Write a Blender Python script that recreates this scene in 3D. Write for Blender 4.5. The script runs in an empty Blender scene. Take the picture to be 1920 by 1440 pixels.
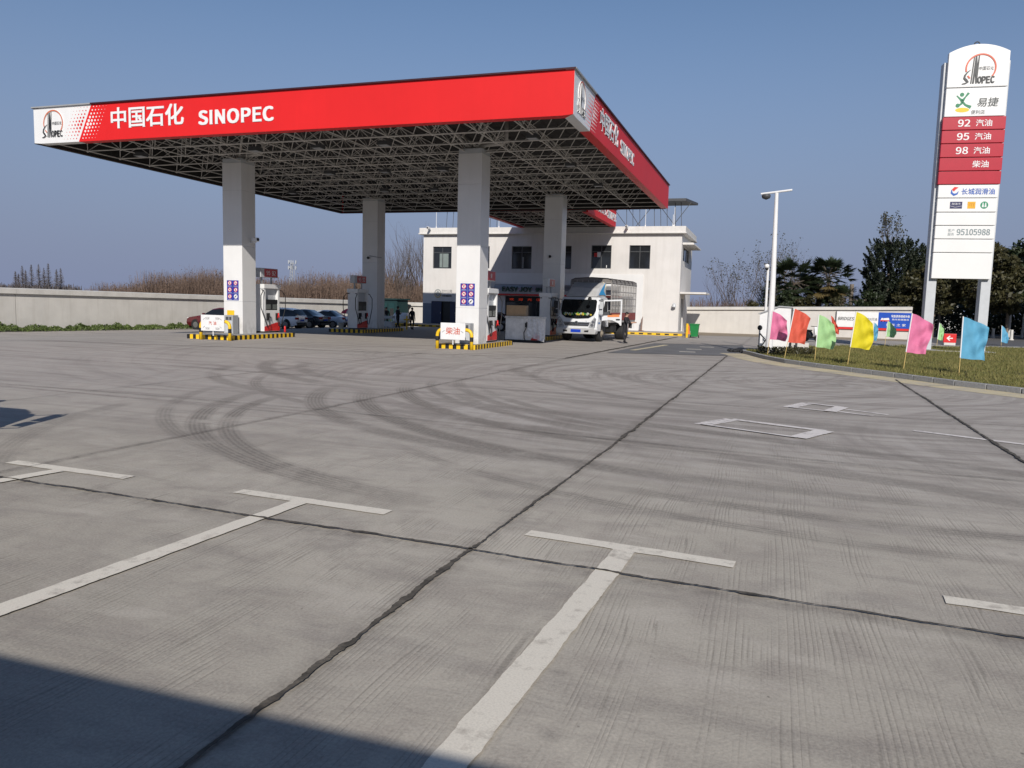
import bpy, bmesh, math, random
import numpy as np
from mathutils import Vector, Matrix

random.seed(7)
rng = np.random.default_rng(11)
SC = bpy.context.scene
COL = SC.collection
R = math.radians
PI = math.pi

# ------------------------------------------------------------------ camera
cam_d = bpy.data.cameras.new('camera')
cam = bpy.data.objects.new('camera', cam_d)
COL.objects.link(cam)
cam_d.sensor_width = 36.0
cam_d.lens = 36.0 * 1444.667 / 1920.0
cam_d.clip_start = 0.05
cam_d.clip_end = 4000
cam.rotation_mode = 'XYZ'
_rot = Matrix.Rotation(0.32, 3, 'Z') @ Matrix.Rotation(PI / 2 - 0.1027, 3, 'X') @ Matrix.Rotation(0.0258, 3, 'Z')
cam.rotation_euler = _rot.to_euler('XYZ')
cam.location = (6.55, -25.46, 1.92)
SC.camera = cam

# ------------------------------------------------------------------ sky, sun, exposure
SUN = Vector((0.534, -1.45, 1.0)).normalized()
elev = math.asin(SUN.z)
W = bpy.data.worlds.new('World')
SC.world = W
W.use_nodes = True
nt = W.node_tree
sky = nt.nodes.new('ShaderNodeTexSky')
sky.sky_type = 'NISHITA'
sky.sun_disc = False
sky.sun_elevation = elev
sky.sun_rotation = math.atan2(SUN.x, SUN.y)
sky.air_density = 1.0
sky.dust_density = 0.3
sky.ozone_density = 4.0
sky.altitude = 0
bg = nt.nodes['Background']
bg.inputs['Strength'].default_value = 0.092
# grey-violet ground haze thickening towards the horizon of the winter sky
wtc = nt.nodes.new('ShaderNodeTexCoord'); wsep = nt.nodes.new('ShaderNodeSeparateXYZ'); nt.links.new(wtc.outputs['Generated'], wsep.inputs[0])
wm = nt.nodes.new('ShaderNodeMapRange'); wm.interpolation_type = 'SMOOTHERSTEP'; wm.clamp = True
wm.inputs['From Min'].default_value = 0.50; wm.inputs['From Max'].default_value = -0.05; wm.inputs['To Min'].default_value = 0.0; wm.inputs['To Max'].default_value = 1.0
nt.links.new(wsep.outputs[2], wm.inputs['Value'])
wx = nt.nodes.new('ShaderNodeMix'); wx.data_type = 'RGBA'
nt.links.new(wm.outputs[0], wx.inputs[0]); nt.links.new(sky.outputs[0], wx.inputs[6]); wx.inputs[7].default_value = (2.40, 2.84, 4.3, 1)
nt.links.new(wx.outputs[2], bg.inputs['Color'])

sun_d = bpy.data.lights.new('sun', 'SUN')
sun_d.energy = 4.55
sun_d.angle = R(0.5)
sun_d.color = (1.0, 0.94, 0.86)
sun = bpy.data.objects.new('sun', sun_d)
COL.objects.link(sun)
sun.rotation_euler = SUN.to_track_quat('Z', 'Y').to_euler()
sun.location = (0, -60, 60)

SC.view_settings.view_transform = 'Standard'
SC.view_settings.look = 'None'
SC.view_settings.exposure = 0.0
SC.view_settings.gamma = 1.0
SC.render.engine = 'CYCLES'
SC.cycles.max_bounces = 6
SC.cycles.transparent_max_bounces = 12

# ------------------------------------------------------------------ materials
MATS = {}
def new_mat(name):
    m = bpy.data.materials.new(name)
    m.use_nodes = True
    b = m.node_tree.nodes['Principled BSDF']
    return m, m.node_tree, b

def N(t, kind, **kw):
    n = t.nodes.new(kind)
    for k, v in kw.items():
        setattr(n, k, v)
    return n

def math_(t, op, a, b=None, clamp=False):
    n = N(t, 'ShaderNodeMath', operation=op, use_clamp=clamp)
    for i, v in enumerate((a, b)):
        if v is None: continue
        if isinstance(v, (int, float)): n.inputs[i].default_value = v
        else: t.links.new(v, n.inputs[i])
    return n.outputs[0]

def mixc(t, fac, a, b, mode='MIX'):
    n = N(t, 'ShaderNodeMix', data_type='RGBA', blend_type=mode)
    for sock, v in ((n.inputs[0], fac), (n.inputs[6], a), (n.inputs[7], b)):
        if isinstance(v, (int, float)): sock.default_value = v
        elif isinstance(v, tuple): sock.default_value = (*v, 1) if len(v) == 3 else v
        else: t.links.new(v, sock)
    return n.outputs[2]

def noise(t, vec, scale, detail=4, rough=0.55, dist=0.0):
    n = N(t, 'ShaderNodeTexNoise')
    n.inputs['Scale'].default_value = scale
    n.inputs['Detail'].default_value = detail
    n.inputs['Roughness'].default_value = rough
    n.inputs['Distortion'].default_value = dist
    if vec is not None: t.links.new(vec, n.inputs['Vector'])
    return n.outputs['Fac']

def ramp(t, fac, lo, hi):
    n = N(t, 'ShaderNodeMapRange')
    n.inputs['From Min'].default_value = lo
    n.inputs['From Max'].default_value = hi
    n.clamp = True
    t.links.new(fac, n.inputs['Value'])
    return n.outputs['Result']

def mapping(t, vec, scale=(1, 1, 1), rot=(0, 0, 0)):
    n = N(t, 'ShaderNodeMapping')
    n.inputs['Scale'].default_value = scale
    n.inputs['Rotation'].default_value = rot
    t.links.new(vec, n.inputs['Vector'])
    return n.outputs[0]

def mat(name, col, rough=0.6, metal=0.0, var=0.12, scale=3.0, bump=0.0, bscale=40.0, streak=0.0, coat=0.0, sub=None, emit=None, spec=None, rvar=0.0):
    """plain procedural material: base colour broken up by noise, optional vertical weather streaks and bump"""
    if name in MATS: return MATS[name]
    m, t, b = new_mat(name)
    tc = N(t, 'ShaderNodeTexCoord').outputs['Object']
    f = noise(t, tc, scale, 5, 0.6)
    d = tuple(c * (1 - var) for c in col)
    l = tuple(min(1.0, c * (1 + var * 0.6)) for c in col)
    c = mixc(t, ramp(t, f, 0.3, 0.7), d, l)
    if streak:
        s = noise(t, mapping(t, tc, (2.2, 2.2, 0.16)), 1.6, 6, 0.65)
        dirt = tuple(x * 0.72 for x in col)
        c = mixc(t, math_(t, 'MULTIPLY', ramp(t, s, 0.48, 0.78), streak), c, (dirt[0], dirt[1] * 0.97, dirt[2] * 0.92))
    t.links.new(c, b.inputs['Base Color'])
    b.inputs['Roughness'].default_value = rough
    if rvar:
        r2 = N(t, 'ShaderNodeMapRange')
        r2.inputs['To Min'].default_value = max(0.02, rough - rvar); r2.inputs['To Max'].default_value = rough + rvar
        t.links.new(noise(t, tc, scale * 2.3, 4), r2.inputs['Value']); t.links.new(r2.outputs[0], b.inputs['Roughness'])
    b.inputs['Metallic'].default_value = metal
    if spec is not None: b.inputs['Specular IOR Level'].default_value = spec
    if coat:
        b.inputs['Coat Weight'].default_value = coat
        b.inputs['Coat Roughness'].default_value = 0.08
    if emit:
        b.inputs['Emission Color'].default_value = (*col, 1)
        b.inputs['Emission Strength'].default_value = emit
    if bump:
        bn = N(t, 'ShaderNodeBump')
        bn.inputs['Strength'].default_value = bump
        bn.inputs['Distance'].default_value = 0.02
        t.links.new(noise(t, tc, bscale, 4), bn.inputs['Height'])
        t.links.new(bn.outputs[0], b.inputs['Normal'])
    MATS[name] = m
    return m

def leaf_mat(name, c1, c2, rough=0.6, trans=0.25):
    if name in MATS: return MATS[name]
    m, t, b = new_mat(name)
    geo = N(t, 'ShaderNodeNewGeometry')
    rnd = geo.outputs['Random Per Island']
    tc = N(t, 'ShaderNodeTexCoord').outputs['Object']
    f = math_(t, 'ADD', math_(t, 'MULTIPLY', rnd, 0.55), math_(t, 'MULTIPLY', ramp(t, noise(t, tc, 0.9, 3), 0.3, 0.7), 0.45))
    t.links.new(mixc(t, f, c1, c2), b.inputs['Base Color'])
    b.inputs['Roughness'].default_value = rough
    if trans:
        tr = N(t, 'ShaderNodeBsdfTranslucent')
        t.links.new(mixc(t, f, c1, c2), tr.inputs['Color'])
        mx = N(t, 'ShaderNodeMixShader'); mx.inputs[0].default_value = trans
        t.links.new(b.outputs[0], mx.inputs[1]); t.links.new(tr.outputs[0], mx.inputs[2])
        t.links.new(mx.outputs[0], t.nodes['Material Output'].inputs['Surface'])
    MATS[name] = m
    return m

WHITE = mat('white_panel', (0.72, 0.718, 0.712), 0.32, var=0.05, scale=0.8, streak=0.16)
PAINTW = mat('white_paint', (0.74, 0.74, 0.735), 0.4, var=0.06, scale=5)
RED = mat('fascia_red', (0.66, 0.017, 0.018), 0.5, var=0.07, scale=0.35, streak=0.12, spec=0.25)
MAROON = mat('trim_maroon', (0.035, 0.004, 0.008), 0.5)
GREYTRIM = mat('trim_grey', (0.30, 0.31, 0.32), 0.45)
TRUSS = mat('truss_paint', (0.56, 0.535, 0.50), 0.5, var=0.15)
DECK = mat('deck_dark', (0.028, 0.025, 0.023), 0.8)
BLACK = mat('black', (0.012, 0.012, 0.013), 0.5)
RUBBER = mat('rubber', (0.016, 0.016, 0.017), 0.75)
DARKGREY = mat('dark_grey', (0.06, 0.062, 0.066), 0.5)
GREY = mat('grey_paint', (0.33, 0.34, 0.35), 0.5)
LGREY = mat('light_grey', (0.50, 0.52, 0.54), 0.45, var=0.08)
def foot_dirt(m, z0=0.2, z1=1.0, amt=0.5):
    t = m.node_tree; b = t.nodes['Principled BSDF']; src = b.inputs['Base Color'].links[0].from_socket
    P = N(t, 'ShaderNodeTexCoord').outputs['Object']; sep = N(t, 'ShaderNodeSeparateXYZ'); t.links.new(P, sep.inputs[0])
    n = noise(t, mapping(t, P, (3, 3, 1.2)), 2.5, 6, 0.7)
    k = math_(t, 'MULTIPLY', ramp(t, sep.outputs[2], z1, z0), ramp(t, n, 0.42, 0.68))
    t.links.new(mixc(t, math_(t, 'MULTIPLY', k, amt), src, (0.22, 0.20, 0.17)), b.inputs['Base Color'])
COLWHITE = mat('column_white', (0.72, 0.718, 0.712), 0.32, var=0.05, scale=0.8, streak=0.16); foot_dirt(COLWHITE)
YELLOW = mat('safety_yellow', (0.80, 0.50, 0.015), 0.45, var=0.1)
SRED = mat('signal_red', (0.62, 0.02, 0.02), 0.4)
DRED = mat('sign_red', (0.42, 0.012, 0.03), 0.35, var=0.05)
BLUE = mat('sign_blue', (0.02, 0.035, 0.30), 0.4)
CHROME = mat('chrome', (0.75, 0.75, 0.74), 0.18, metal=1.0, var=0.05)
STEEL = mat('steel', (0.42, 0.42, 0.42), 0.35, metal=0.9)
GALV = mat('galvanised', (0.62, 0.64, 0.66), 0.45, metal=0.2, var=0.08)
RUST = mat('rusty', (0.16, 0.07, 0.04), 0.8, var=0.3)
STUCCO = mat('stucco', (0.645, 0.625, 0.602), 0.85, var=0.07, scale=0.7, bump=0.25, bscale=60, streak=0.35)
STUCCO_SIDE = STUCCO
CORNICE = mat('cornice_white', (0.66, 0.64, 0.61), 0.8, var=0.08, streak=0.35)
WALLM = mat('wall_render', (0.56, 0.54, 0.50), 0.9, var=0.10, scale=0.9, bump=0.3, bscale=40, streak=0.55)
WALLM2 = mat('wall_render_pale', (0.57, 0.545, 0.508), 0.9, var=0.07, scale=0.9, bump=0.3, bscale=40, streak=0.35)
CAPM = mat('wall_cap', (0.56, 0.54, 0.50), 0.85, var=0.12, scale=1.5, streak=0.3)
NAVY = mat('navy_door', (0.012, 0.02, 0.065), 0.45)
WAINS = mat('wainscot_grey', (0.16, 0.19, 0.24), 0.7, var=0.08)
FRAME = mat('alu_frame', (0.10, 0.105, 0.11), 0.4, metal=0.4)
GLASS = mat('dark_glass', (0.018, 0.02, 0.023), 0.06, var=0.2, spec=0.6)
CARGLASS = mat('car_glass', (0.010, 0.012, 0.014), 0.06, spec=0.6)
CARD = mat('cardboard', (0.46, 0.31, 0.18), 0.85, var=0.12)
GRANITE = mat('kerb_granite', (0.30, 0.30, 0.30), 0.8, var=0.3, scale=25, bump=0.2)
GREEN = mat('bin_green', (0.01, 0.20, 0.05), 0.5)
TEAL = mat('kiosk_teal', (0.004, 0.030, 0.032), 0.75)
ORANGE = mat('orange', (0.75, 0.20, 0.04), 0.5)
BAMBOO = mat('bamboo', (0.62, 0.45, 0.16), 0.6)
SKIN = mat('skin', (0.50, 0.30, 0.21), 0.55)
DARKCLOTH = mat('dark_cloth', (0.018, 0.018, 0.022), 0.9)
HAIR = mat('hair', (0.01, 0.009, 0.008), 0.6)
BARK = mat('bark', (0.11, 0.085, 0.065), 0.9, var=0.3, scale=12, bump=0.4)
BARKP = mat('bark_pale', (0.20, 0.165, 0.13), 0.9, var=0.3, scale=12, bump=0.3)
PALEWASH = mat('whitewash', (0.62, 0.61, 0.58), 0.8, var=0.12)
LED = mat('led_red', (0.9, 0.06, 0.012), 0.5, emit=0.28)
LAMP_GLASS = mat('lamp_lens', (0.55, 0.56, 0.55), 0.1, var=0.1)
TAIL = mat('tail_red', (0.30, 0.01, 0.01), 0.15)
PLATE = mat('plate_blue', (0.01, 0.05, 0.45), 0.35)

# ------------------------------------------------------------------ mesh builder
class MB:
    def __init__(s):
        s.v = []; s.f = []; s.m = []
    def add(s, vs, fs, mi=0):
        o = len(s.v)
        s.v += [tuple(p) for p in vs]
        for f in fs:
            s.f.append([i + o for i in f]); s.m.append(mi)
        return s
    def box(s, x0, x1, y0, y1, z0, z1, mi=0, M=None):
        vs = [(x0, y0, z0), (x1, y0, z0), (x1, y1, z0), (x0, y1, z0), (x0, y0, z1), (x1, y0, z1), (x1, y1, z1), (x0, y1, z1)]
        if M is not None: vs = [tuple(M @ Vector(p)) for p in vs]
        return s.add(vs, [(0, 3, 2, 1), (4, 5, 6, 7), (0, 1, 5, 4), (1, 2, 6, 5), (2, 3, 7, 6), (3, 0, 4, 7)], mi)
    def quad(s, a, b, c, d, mi=0):
        return s.add([a, b, c, d], [(0, 1, 2, 3)], mi)
    def tube(s, pts, r, n=8, mi=0, cap=True):
        pts = [Vector(p) for p in pts]
        rs = r if isinstance(r, (list, tuple)) else [r] * len(pts)
        o = len(s.v); up = None
        for i, p in enumerate(pts):
            t = (pts[min(i + 1, len(pts) - 1)] - pts[max(i - 1, 0)])
            if t.length < 1e-9: t = Vector((0, 0, 1))
            t.normalize()
            if up is None:
                a = Vector((0, 0, 1)) if abs(t.z) < 0.9 else Vector((1, 0, 0))
                up = (a - t * a.dot(t)).normalized()
            else:
                up = (up - t * up.dot(t))
                if up.length < 1e-6: up = t.orthogonal()
                up.normalize()
            w = t.cross(up)
            for k in range(n):
                an = 2 * PI * k / n
                q = p + (up * math.cos(an) + w * math.sin(an)) * rs[i]
                s.v.append(tuple(q))
        for i in range(len(pts) - 1):
            for k in range(n):
                a = o + i * n + k; b = o + i * n + (k + 1) % n
                s.f.append([a, b, b + n, a + n]); s.m.append(mi)
        if cap:
            s.f.append([o + k for k in range(n)][::-1]); s.m.append(mi)
            e = o + (len(pts) - 1) * n
            s.f.append([e + k for k in range(n)]); s.m.append(mi)
        return s
    def lathe(s, prof, center=(0, 0, 0), n=20, mi=0, axis='z'):
        o = len(s.v)
        for (r, h) in prof:
            for k in range(n):
                a = 2 * PI * k / n
                p = (r * math.cos(a), r * math.sin(a), h)
                if axis == 'x': p = (h, r * math.cos(a), r * math.sin(a))
                if axis == 'y': p = (r * math.sin(a), h, r * math.cos(a))
                s.v.append((p[0] + center[0], p[1] + center[1], p[2] + center[2]))
        for i in range(len(prof) - 1):
            for k in range(n):
                a = o + i * n + k; b = o + i * n + (k + 1) % n
                s.f.append([a, b, b + n, a + n]); s.m.append(mi)
        s.f.append([o + k for k in range(n)][::-1]); s.m.append(mi)
        e = o + (len(prof) - 1) * n
        s.f.append([e + k for k in range(n)]); s.m.append(mi)
        return s
    def ball(s, c, r, n=10, mi=0, sz=1.0):
        prof = [(max(1e-4, r * math.sin(PI * i / 7)), -r * sz * math.cos(PI * i / 7)) for i in range(8)]
        return s.lathe(prof, c, n, mi)
    def prism(s, poly, F, d0, d1, mi=0, smi=None):
        """2-D polygon (x, y) laid in frame F=(origin, right, up, out), from depth d0 to d1 along out"""
        O, Rv, U, Ov = [Vector(q) for q in F]
        n = len(poly)
        vs = [O + Rv * x + U * y + Ov * d0 for x, y in poly] + [O + Rv * x + U * y + Ov * d1 for x, y in poly]
        if smi is None: smi = mi
        s.add(vs, [list(range(n))[::-1], list(range(n, 2 * n))], mi)
        o = len(s.v) - 2 * n
        for i in range(n): s.f.append([o + i, o + (i + 1) % n, o + n + (i + 1) % n, o + n + i]); s.m.append(smi)
        return s
    def disc(s, F, cx, cy, rx, ry, d0, d1, mi=0, n=14):
        return s.prism([(cx + rx * math.cos(2 * PI * k / n), cy + ry * math.sin(2 * PI * k / n)) for k in range(n)], F, d0, d1, mi)
    def ribbon(s, pts, ws, F, d0, d1, mi=0, smi=None):
        """2-D stroke with a width at each point"""
        P = [Vector((x, y)) for x, y in pts]
        for i in range(len(P) - 1):
            L = []
            for j in (i, i + 1):
                t = (P[min(j + 1, len(P) - 1)] - P[max(j - 1, 0)]).normalized()
                nn = Vector((-t.y, t.x)) * ws[j] / 2
                L.append((P[j] + nn, P[j] - nn))
            s.prism([tuple(L[0][1]), tuple(L[1][1]), tuple(L[1][0]), tuple(L[0][0])], F, d0, d1, mi, smi)
        return s
    def text(s, body, F, x0, y0, h, w=None, d0=0.0, d1=0.01, bold=0.0, mi=0, shear=0.0, sp=1.0, anchor='l', smi=None):
        if bold:
            b2 = bold * h * 0.9
            for k, (ax, ay) in enumerate(((-1, -.6), (1, -.6), (-1, .6), (1, .6))):
                s.text(body, F, x0 + ax * b2, y0 + ay * b2, h, w, d0, d1 + .0006 * (k + 1), 0, mi, shear, sp, anchor, smi)
        V2, T2, E2 = text_geo(body, 0.0, sp)
        lo = V2.min(0); hi = V2.max(0)
        sc = h / max(1e-6, hi[1] - lo[1])
        sx = (w / (hi[0] - lo[0])) if w else sc
        q = (V2 - lo) * np.array([sx, sc])
        q[:, 0] += q[:, 1] * shear
        if anchor == 'c': q[:, 0] -= (hi[0] - lo[0]) * sx / 2
        q += np.array([x0, y0])
        O, Rv, U, Ov = [np.array(Vector(a)) for a in F]
        P = O + q[:, :1] * Rv + q[:, 1:] * U
        n = len(q)
        vs = np.concatenate([P + Ov * d1, P + Ov * d0])
        fs = [list(f) for f in T2]
        s.add(vs.tolist(), fs, mi)
        if d1 - d0 > 0.012:
            o = len(s.v) - 2 * n
            for a, b in E2: s.f.append([o + a, o + b, o + b + n, o + a + n]); s.m.append(mi if smi is None else smi)
        return s
    def build(s, name, m, parent=None, smooth=False, bevel=0.0, loc=None, rotz=None):
        me = bpy.data.meshes.new(name)
        me.from_pydata(s.v, [], s.f)
        ms = m if isinstance(m, (list, tuple)) else [m]
        for x in ms: me.materials.append(x)
        if len(ms) > 1: me.polygons.foreach_set('material_index', s.m)
        if smooth: me.polygons.foreach_set('use_smooth', [True] * len(me.polygons))
        me.update()
        return link(name, me, parent, bevel, loc, rotz, smooth)

def link(name, me, parent=None, bevel=0.0, loc=None, rotz=None, smooth=False):
    o = bpy.data.objects.new(name, me)
    COL.objects.link(o)
    if parent is not None: o.parent = parent
    if loc is not None: o.location = loc
    if rotz is not None: o.rotation_euler = (0, 0, rotz)
    if bevel:
        b = o.modifiers.new('bevel', 'BEVEL'); b.width = bevel; b.segments = 2; b.limit_method = 'ANGLE'; b.angle_limit = R(35)
    return o

_TX = {}
try:                                    # plain grotesque face that ships with Blender
    import os
    FONT = bpy.data.fonts.load(os.path.join(bpy.utils.system_resource('DATAFILES'), 'fonts', 'Noto Sans CJK Regular.woff2'))
except Exception:
    FONT = None
def text_geo(body, bold=0.0, sp=1.0):
    key = (body, bold, sp)
    if key in _TX: return _TX[key]
    c = bpy.data.curves.new('lettering_curve', 'FONT')
    c.body = body; c.offset = bold
    if FONT: c.font = FONT
    c.resolution_u = 3; c.space_character = sp
    o = bpy.data.objects.new('lettering_curve', c)
    COL.objects.link(o)
    dg = bpy.context.evaluated_depsgraph_get()
    me = bpy.data.meshes.new_from_object(o.evaluated_get(dg))
    V2 = np.array([v.co[:2] for v in me.vertices]); T2 = [tuple(p.vertices) for p in me.polygons]
    cnt = {}
    for p in T2:
        for i in range(len(p)):
            a, b = p[i], p[(i + 1) % len(p)]
            cnt.setdefault((min(a, b), max(a, b)), []).append((a, b))
    # flip triangles that look away
    T3 = []
    for p in T2:
        a, b, d = V2[p[0]], V2[p[1]], V2[p[2]]
        T3.append(p if (b[0]-a[0])*(d[1]-a[1]) - (b[1]-a[1])*(d[0]-a[0]) > 0 else p[::-1])
    E2 = [e[0] for e in cnt.values() if len(e) == 1]
    bpy.data.objects.remove(o); bpy.data.curves.remove(c); bpy.data.meshes.remove(me)
    _TX[key] = (V2, T3, E2)
    return _TX[key]

def tag(o, label=None, cat=None, group=None, kind=None):
    if label: o['label'] = label
    if cat: o['category'] = cat
    if group: o['group'] = group
    if kind: o['kind'] = kind
    return o

def thing(name, loc, label, cat, rotz=0.0, group=None):
    o = bpy.data.objects.new(name, None)
    COL.objects.link(o)
    o.location = loc; o.rotation_euler = (0, 0, rotz)
    o.empty_display_size = 0.2
    return tag(o, label, cat, group)

def struct(o):
    o['kind'] = 'structure'
    return o

def FR(o, r, u=(0, 0, 1)):
    """frame: origin, right, up, out (out = right x up)"""
    r = Vector(r).normalized(); u = Vector(u).normalized()
    return (Vector(o), r, u, r.cross(u))

def fast_mesh(name, V, F, m, parent=None, mi=None, smooth=False):
    """V (n,3) array, F (k,q) array of equal-size faces"""
    V = np.asarray(V, np.float32); F = np.asarray(F, np.int32)
    me = bpy.data.meshes.new(name)
    me.vertices.add(len(V)); me.vertices.foreach_set('co', V.ravel())
    q = F.shape[1]
    me.loops.add(F.size); me.loops.foreach_set('vertex_index', F.ravel())
    me.polygons.add(len(F)); me.polygons.foreach_set('loop_start', np.arange(0, F.size, q, dtype=np.int32))
    me.polygons.foreach_set('loop_total', np.full(len(F), q, np.int32))
    for x in (m if isinstance(m, (list, tuple)) else [m]): me.materials.append(x)
    if mi is not None: me.polygons.foreach_set('material_index', np.asarray(mi, np.int32))
    if smooth: me.polygons.foreach_set('use_smooth', np.ones(len(F), bool))
    me.update(calc_edges=True)
    return link(name, me, parent)

# ------------------------------------------------------------------ ground, yard, road
def concrete_material():
    m, t, b = new_mat('yard_concrete')
    P = N(t, 'ShaderNodeTexCoord').outputs['Object']
    sep = N(t, 'ShaderNodeSeparateXYZ'); t.links.new(P, sep.inputs[0])
    X, Y = sep.outputs[0], sep.outputs[1]
    big = noise(t, P, 0.22, 4, 0.6)
    mid = noise(t, P, 1.7, 5, 0.65, 0.6)
    fine = noise(t, P, 55, 3, 0.7)
    c = mixc(t, ramp(t, big, 0.36, 0.64), (0.300, 0.276, 0.236), (0.425, 0.392, 0.336))
    c = mixc(t, math_(t, 'MULTIPLY', ramp(t, mid, 0.46, 0.66), 0.6), c, (0.225, 0.198, 0.178))
    blot = noise(t, mapping(t, P, (0.55, 1.5, 1), (0, 0, R(7))), 1.1, 7, 0.68, 0.5)
    c = mixc(t, math_(t, 'MULTIPLY', ramp(t, blot, 0.51, 0.63), 0.55), c, (0.185, 0.166, 0.154))
    c = mixc(t, math_(t, 'MULTIPLY', ramp(t, blot, 0.46, 0.36), 0.5), c, (0.455, 0.42, 0.37))
    # every slab was poured apart: small tone steps between them
    sx = math_(t, 'FLOOR', math_(t, 'DIVIDE', math_(t, 'SUBTRACT', math_(t, 'SUBTRACT', X, math_(t, 'MULTIPLY', math_(t, 'ADD', Y, 20.0), 0.0183)), 4.41), 5.35))
    sy = math_(t, 'FLOOR', math_(t, 'DIVIDE', math_(t, 'ADD', math_(t, 'ADD', Y, math_(t, 'MULTIPLY', math_(t, 'SUBTRACT', X, 4.41), 0.085)), 19.99), 5.42))
    cbs = N(t, 'ShaderNodeCombineXYZ'); t.links.new(sx, cbs.inputs[0]); t.links.new(sy, cbs.inputs[1])
    wn = N(t, 'ShaderNodeTexWhiteNoise', noise_dimensions='2D'); t.links.new(cbs.outputs[0], wn.inputs['Vector'])
    tone = math_(t, 'ADD', math_(t, 'MULTIPLY', wn.outputs['Value'], 0.22), 0.96)
    tc_ = N(t, 'ShaderNodeCombineColor'); [t.links.new(tone, tc_.inputs[i]) for i in range(3)]
    c = mixc(t, 1.0, c, tc_.outputs[0], 'MULTIPLY')
    # rubber film of the driven area leans to mauve grey
    c = mixc(t, math_(t, 'MULTIPLY', ramp(t, Y, -18.5, -12.5), 0.55), c, (0.355, 0.328, 0.325))
    # traffic polish: streaks along the lanes
    wob = mapping(t, P, (0.10, 1.5, 1), (0, 0, R(-9)))
    st = noise(t, wob, 1.3, 6, 0.62, 1.1)
    worn = ramp(t, Y, -19.0, -13.0)
    wornfar = math_(t, 'ADD', math_(t, 'MULTIPLY', worn, 0.75), 0.12)
    c = mixc(t, math_(t, 'MULTIPLY', ramp(t, st, 0.49, 0.66), math_(t, 'MULTIPLY', wornfar, 0.8)), c, (0.152, 0.130, 0.127))
    st2 = noise(t, mapping(t, P, (0.13, 2.6, 1), (0, 0, R(-16))), 1.1, 6, 0.6, 0.9)
    c = mixc(t, math_(t, 'MULTIPLY', ramp(t, st2, 0.53, 0.68), math_(t, 'MULTIPLY', wornfar, 0.7)), c, (0.40, 0.37, 0.34))
    # faint concentric sweeps left by years of turning vehicles
    for (cx, cy, sc_, lo, hi, kd, kl) in ((7.6, -3.2, 2.6, .50, .62, .75, .55), (-2.0, 1.5, 2.2, .52, .64, .6, .4), (14, -12, 2.0, .51, .63, .55, .45)):
        dx = math_(t, 'SUBTRACT', X, cx); dy = math_(t, 'SUBTRACT', Y, cy)
        rr = math_(t, 'SQRT', math_(t, 'ADD', math_(t, 'MULTIPLY', dx, dx), math_(t, 'MULTIPLY', dy, dy)))
        an = math_(t, 'ARCTAN2', dx, math_(t, 'MULTIPLY', dy, -1.0))
        cb = N(t, 'ShaderNodeCombineXYZ'); t.links.new(math_(t, 'MULTIPLY', rr, sc_), cb.inputs[0]); t.links.new(math_(t, 'MULTIPLY', an, 1.1), cb.inputs[1])
        sw = noise(t, cb.outputs[0], 1.0, 6, 0.66, 0.25)
        zone = math_(t, 'MULTIPLY', ramp(t, rr, 19.0, 12.0), math_(t, 'MULTIPLY', wornfar, ramp(t, noise(t, P, 0.16, 3), 0.36, 0.56)))
        c = mixc(t, math_(t, 'MULTIPLY', ramp(t, sw, lo, hi), math_(t, 'MULTIPLY', zone, kd)), c, (0.140, 0.120, 0.118))
        c = mixc(t, math_(t, 'MULTIPLY', ramp(t, sw, 1 - lo - .02, 1 - hi - .02), math_(t, 'MULTIPLY', zone, kl)), c, (0.47, 0.44, 0.42))
    # turning tyre marks (rings): centre, radius, half width, weight, start angle, end angle
    arcs = [(4.6, -10.76, 8.11, .17, .55, -175, -95), (4.82, -11.33, 7.5, .15, .55, -178, -98), (5.04, -8.41, 7.96, .22, .5, -175, -85),
            (7.37, -7.16, 9.65, .22, .62, -160, -92), (-1.06, -5.21, 7.05, .2, .4, -170, -95), (0.0, -2.03, 8.55, .25, .45, -170, -100),
            (0.3, -2.4, 7.6, .2, .35, -165, -95), (7.18, -6.04, 9.17, .2, .6, -162, -100), (7.6, -6.4, 8.2, .18, .4, -160, -95), (11.03, 0.87, 12.41, .25, .4, -170, -110),
            (12.0, 2.0, 11.2, .25, .3, -165, -110), (5.53, -22.36, 6.89, .12, .35, 45, 110), (-10.07, -58.39, 48.0, .22, .5, 60, 80), (-10.0, -58.4, 46.3, .2, .4, 60, 80),
            (8.04, -6.77, 11.06, .14, .45, -108, -75), (8.0, -6.7, 10.1, .16, .35, -110, -75), (4.2, -12.9, 8.6, .18, .3, -178, -120), (7.0, -5.4, 8.7, .12, .5, -165, -95), (9.2, -4.0, 10.6, .16, .45, -165, -100), (3.8, -9.7, 8.7, .14, .4, -170, -100), (1.6, -6.2, 7.6, .15, .4, -165, -95), (8.2, -9.0, 9.6, .12, .4, -135, -85), (11.5, -2.0, 13.2, .14, .4, -150, -110), (-6, -60, 50.5, .3, .35, 60, 85)]
    tot = None
    tread = noise(t, P, 14, 3, 0.7)
    edge = noise(t, P, 0.8, 3, 0.6)
    for (cx, cy, Rr, hw, wt, a0, a1) in arcs:
        dx = math_(t, 'SUBTRACT', X, cx); dy = math_(t, 'SUBTRACT', Y, cy)
        rr = math_(t, 'SQRT', math_(t, 'ADD', math_(t, 'MULTIPLY', dx, dx), math_(t, 'MULTIPLY', dy, dy)))
        d = math_(t, 'ABSOLUTE', math_(t, 'SUBTRACT', rr, Rr))
        k = ramp(t, d, hw * 1.25, hw * 0.55)
        ribs = math_(t, 'ADD', math_(t, 'MULTIPLY', math_(t, 'SINE', math_(t, 'MULTIPLY', rr, 95.0)), 0.22), 0.78)
        k = math_(t, 'MULTIPLY', k, ribs)
        mid_a = R((a0 + a1) / 2); half = R((a1 - a0) / 2)
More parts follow.
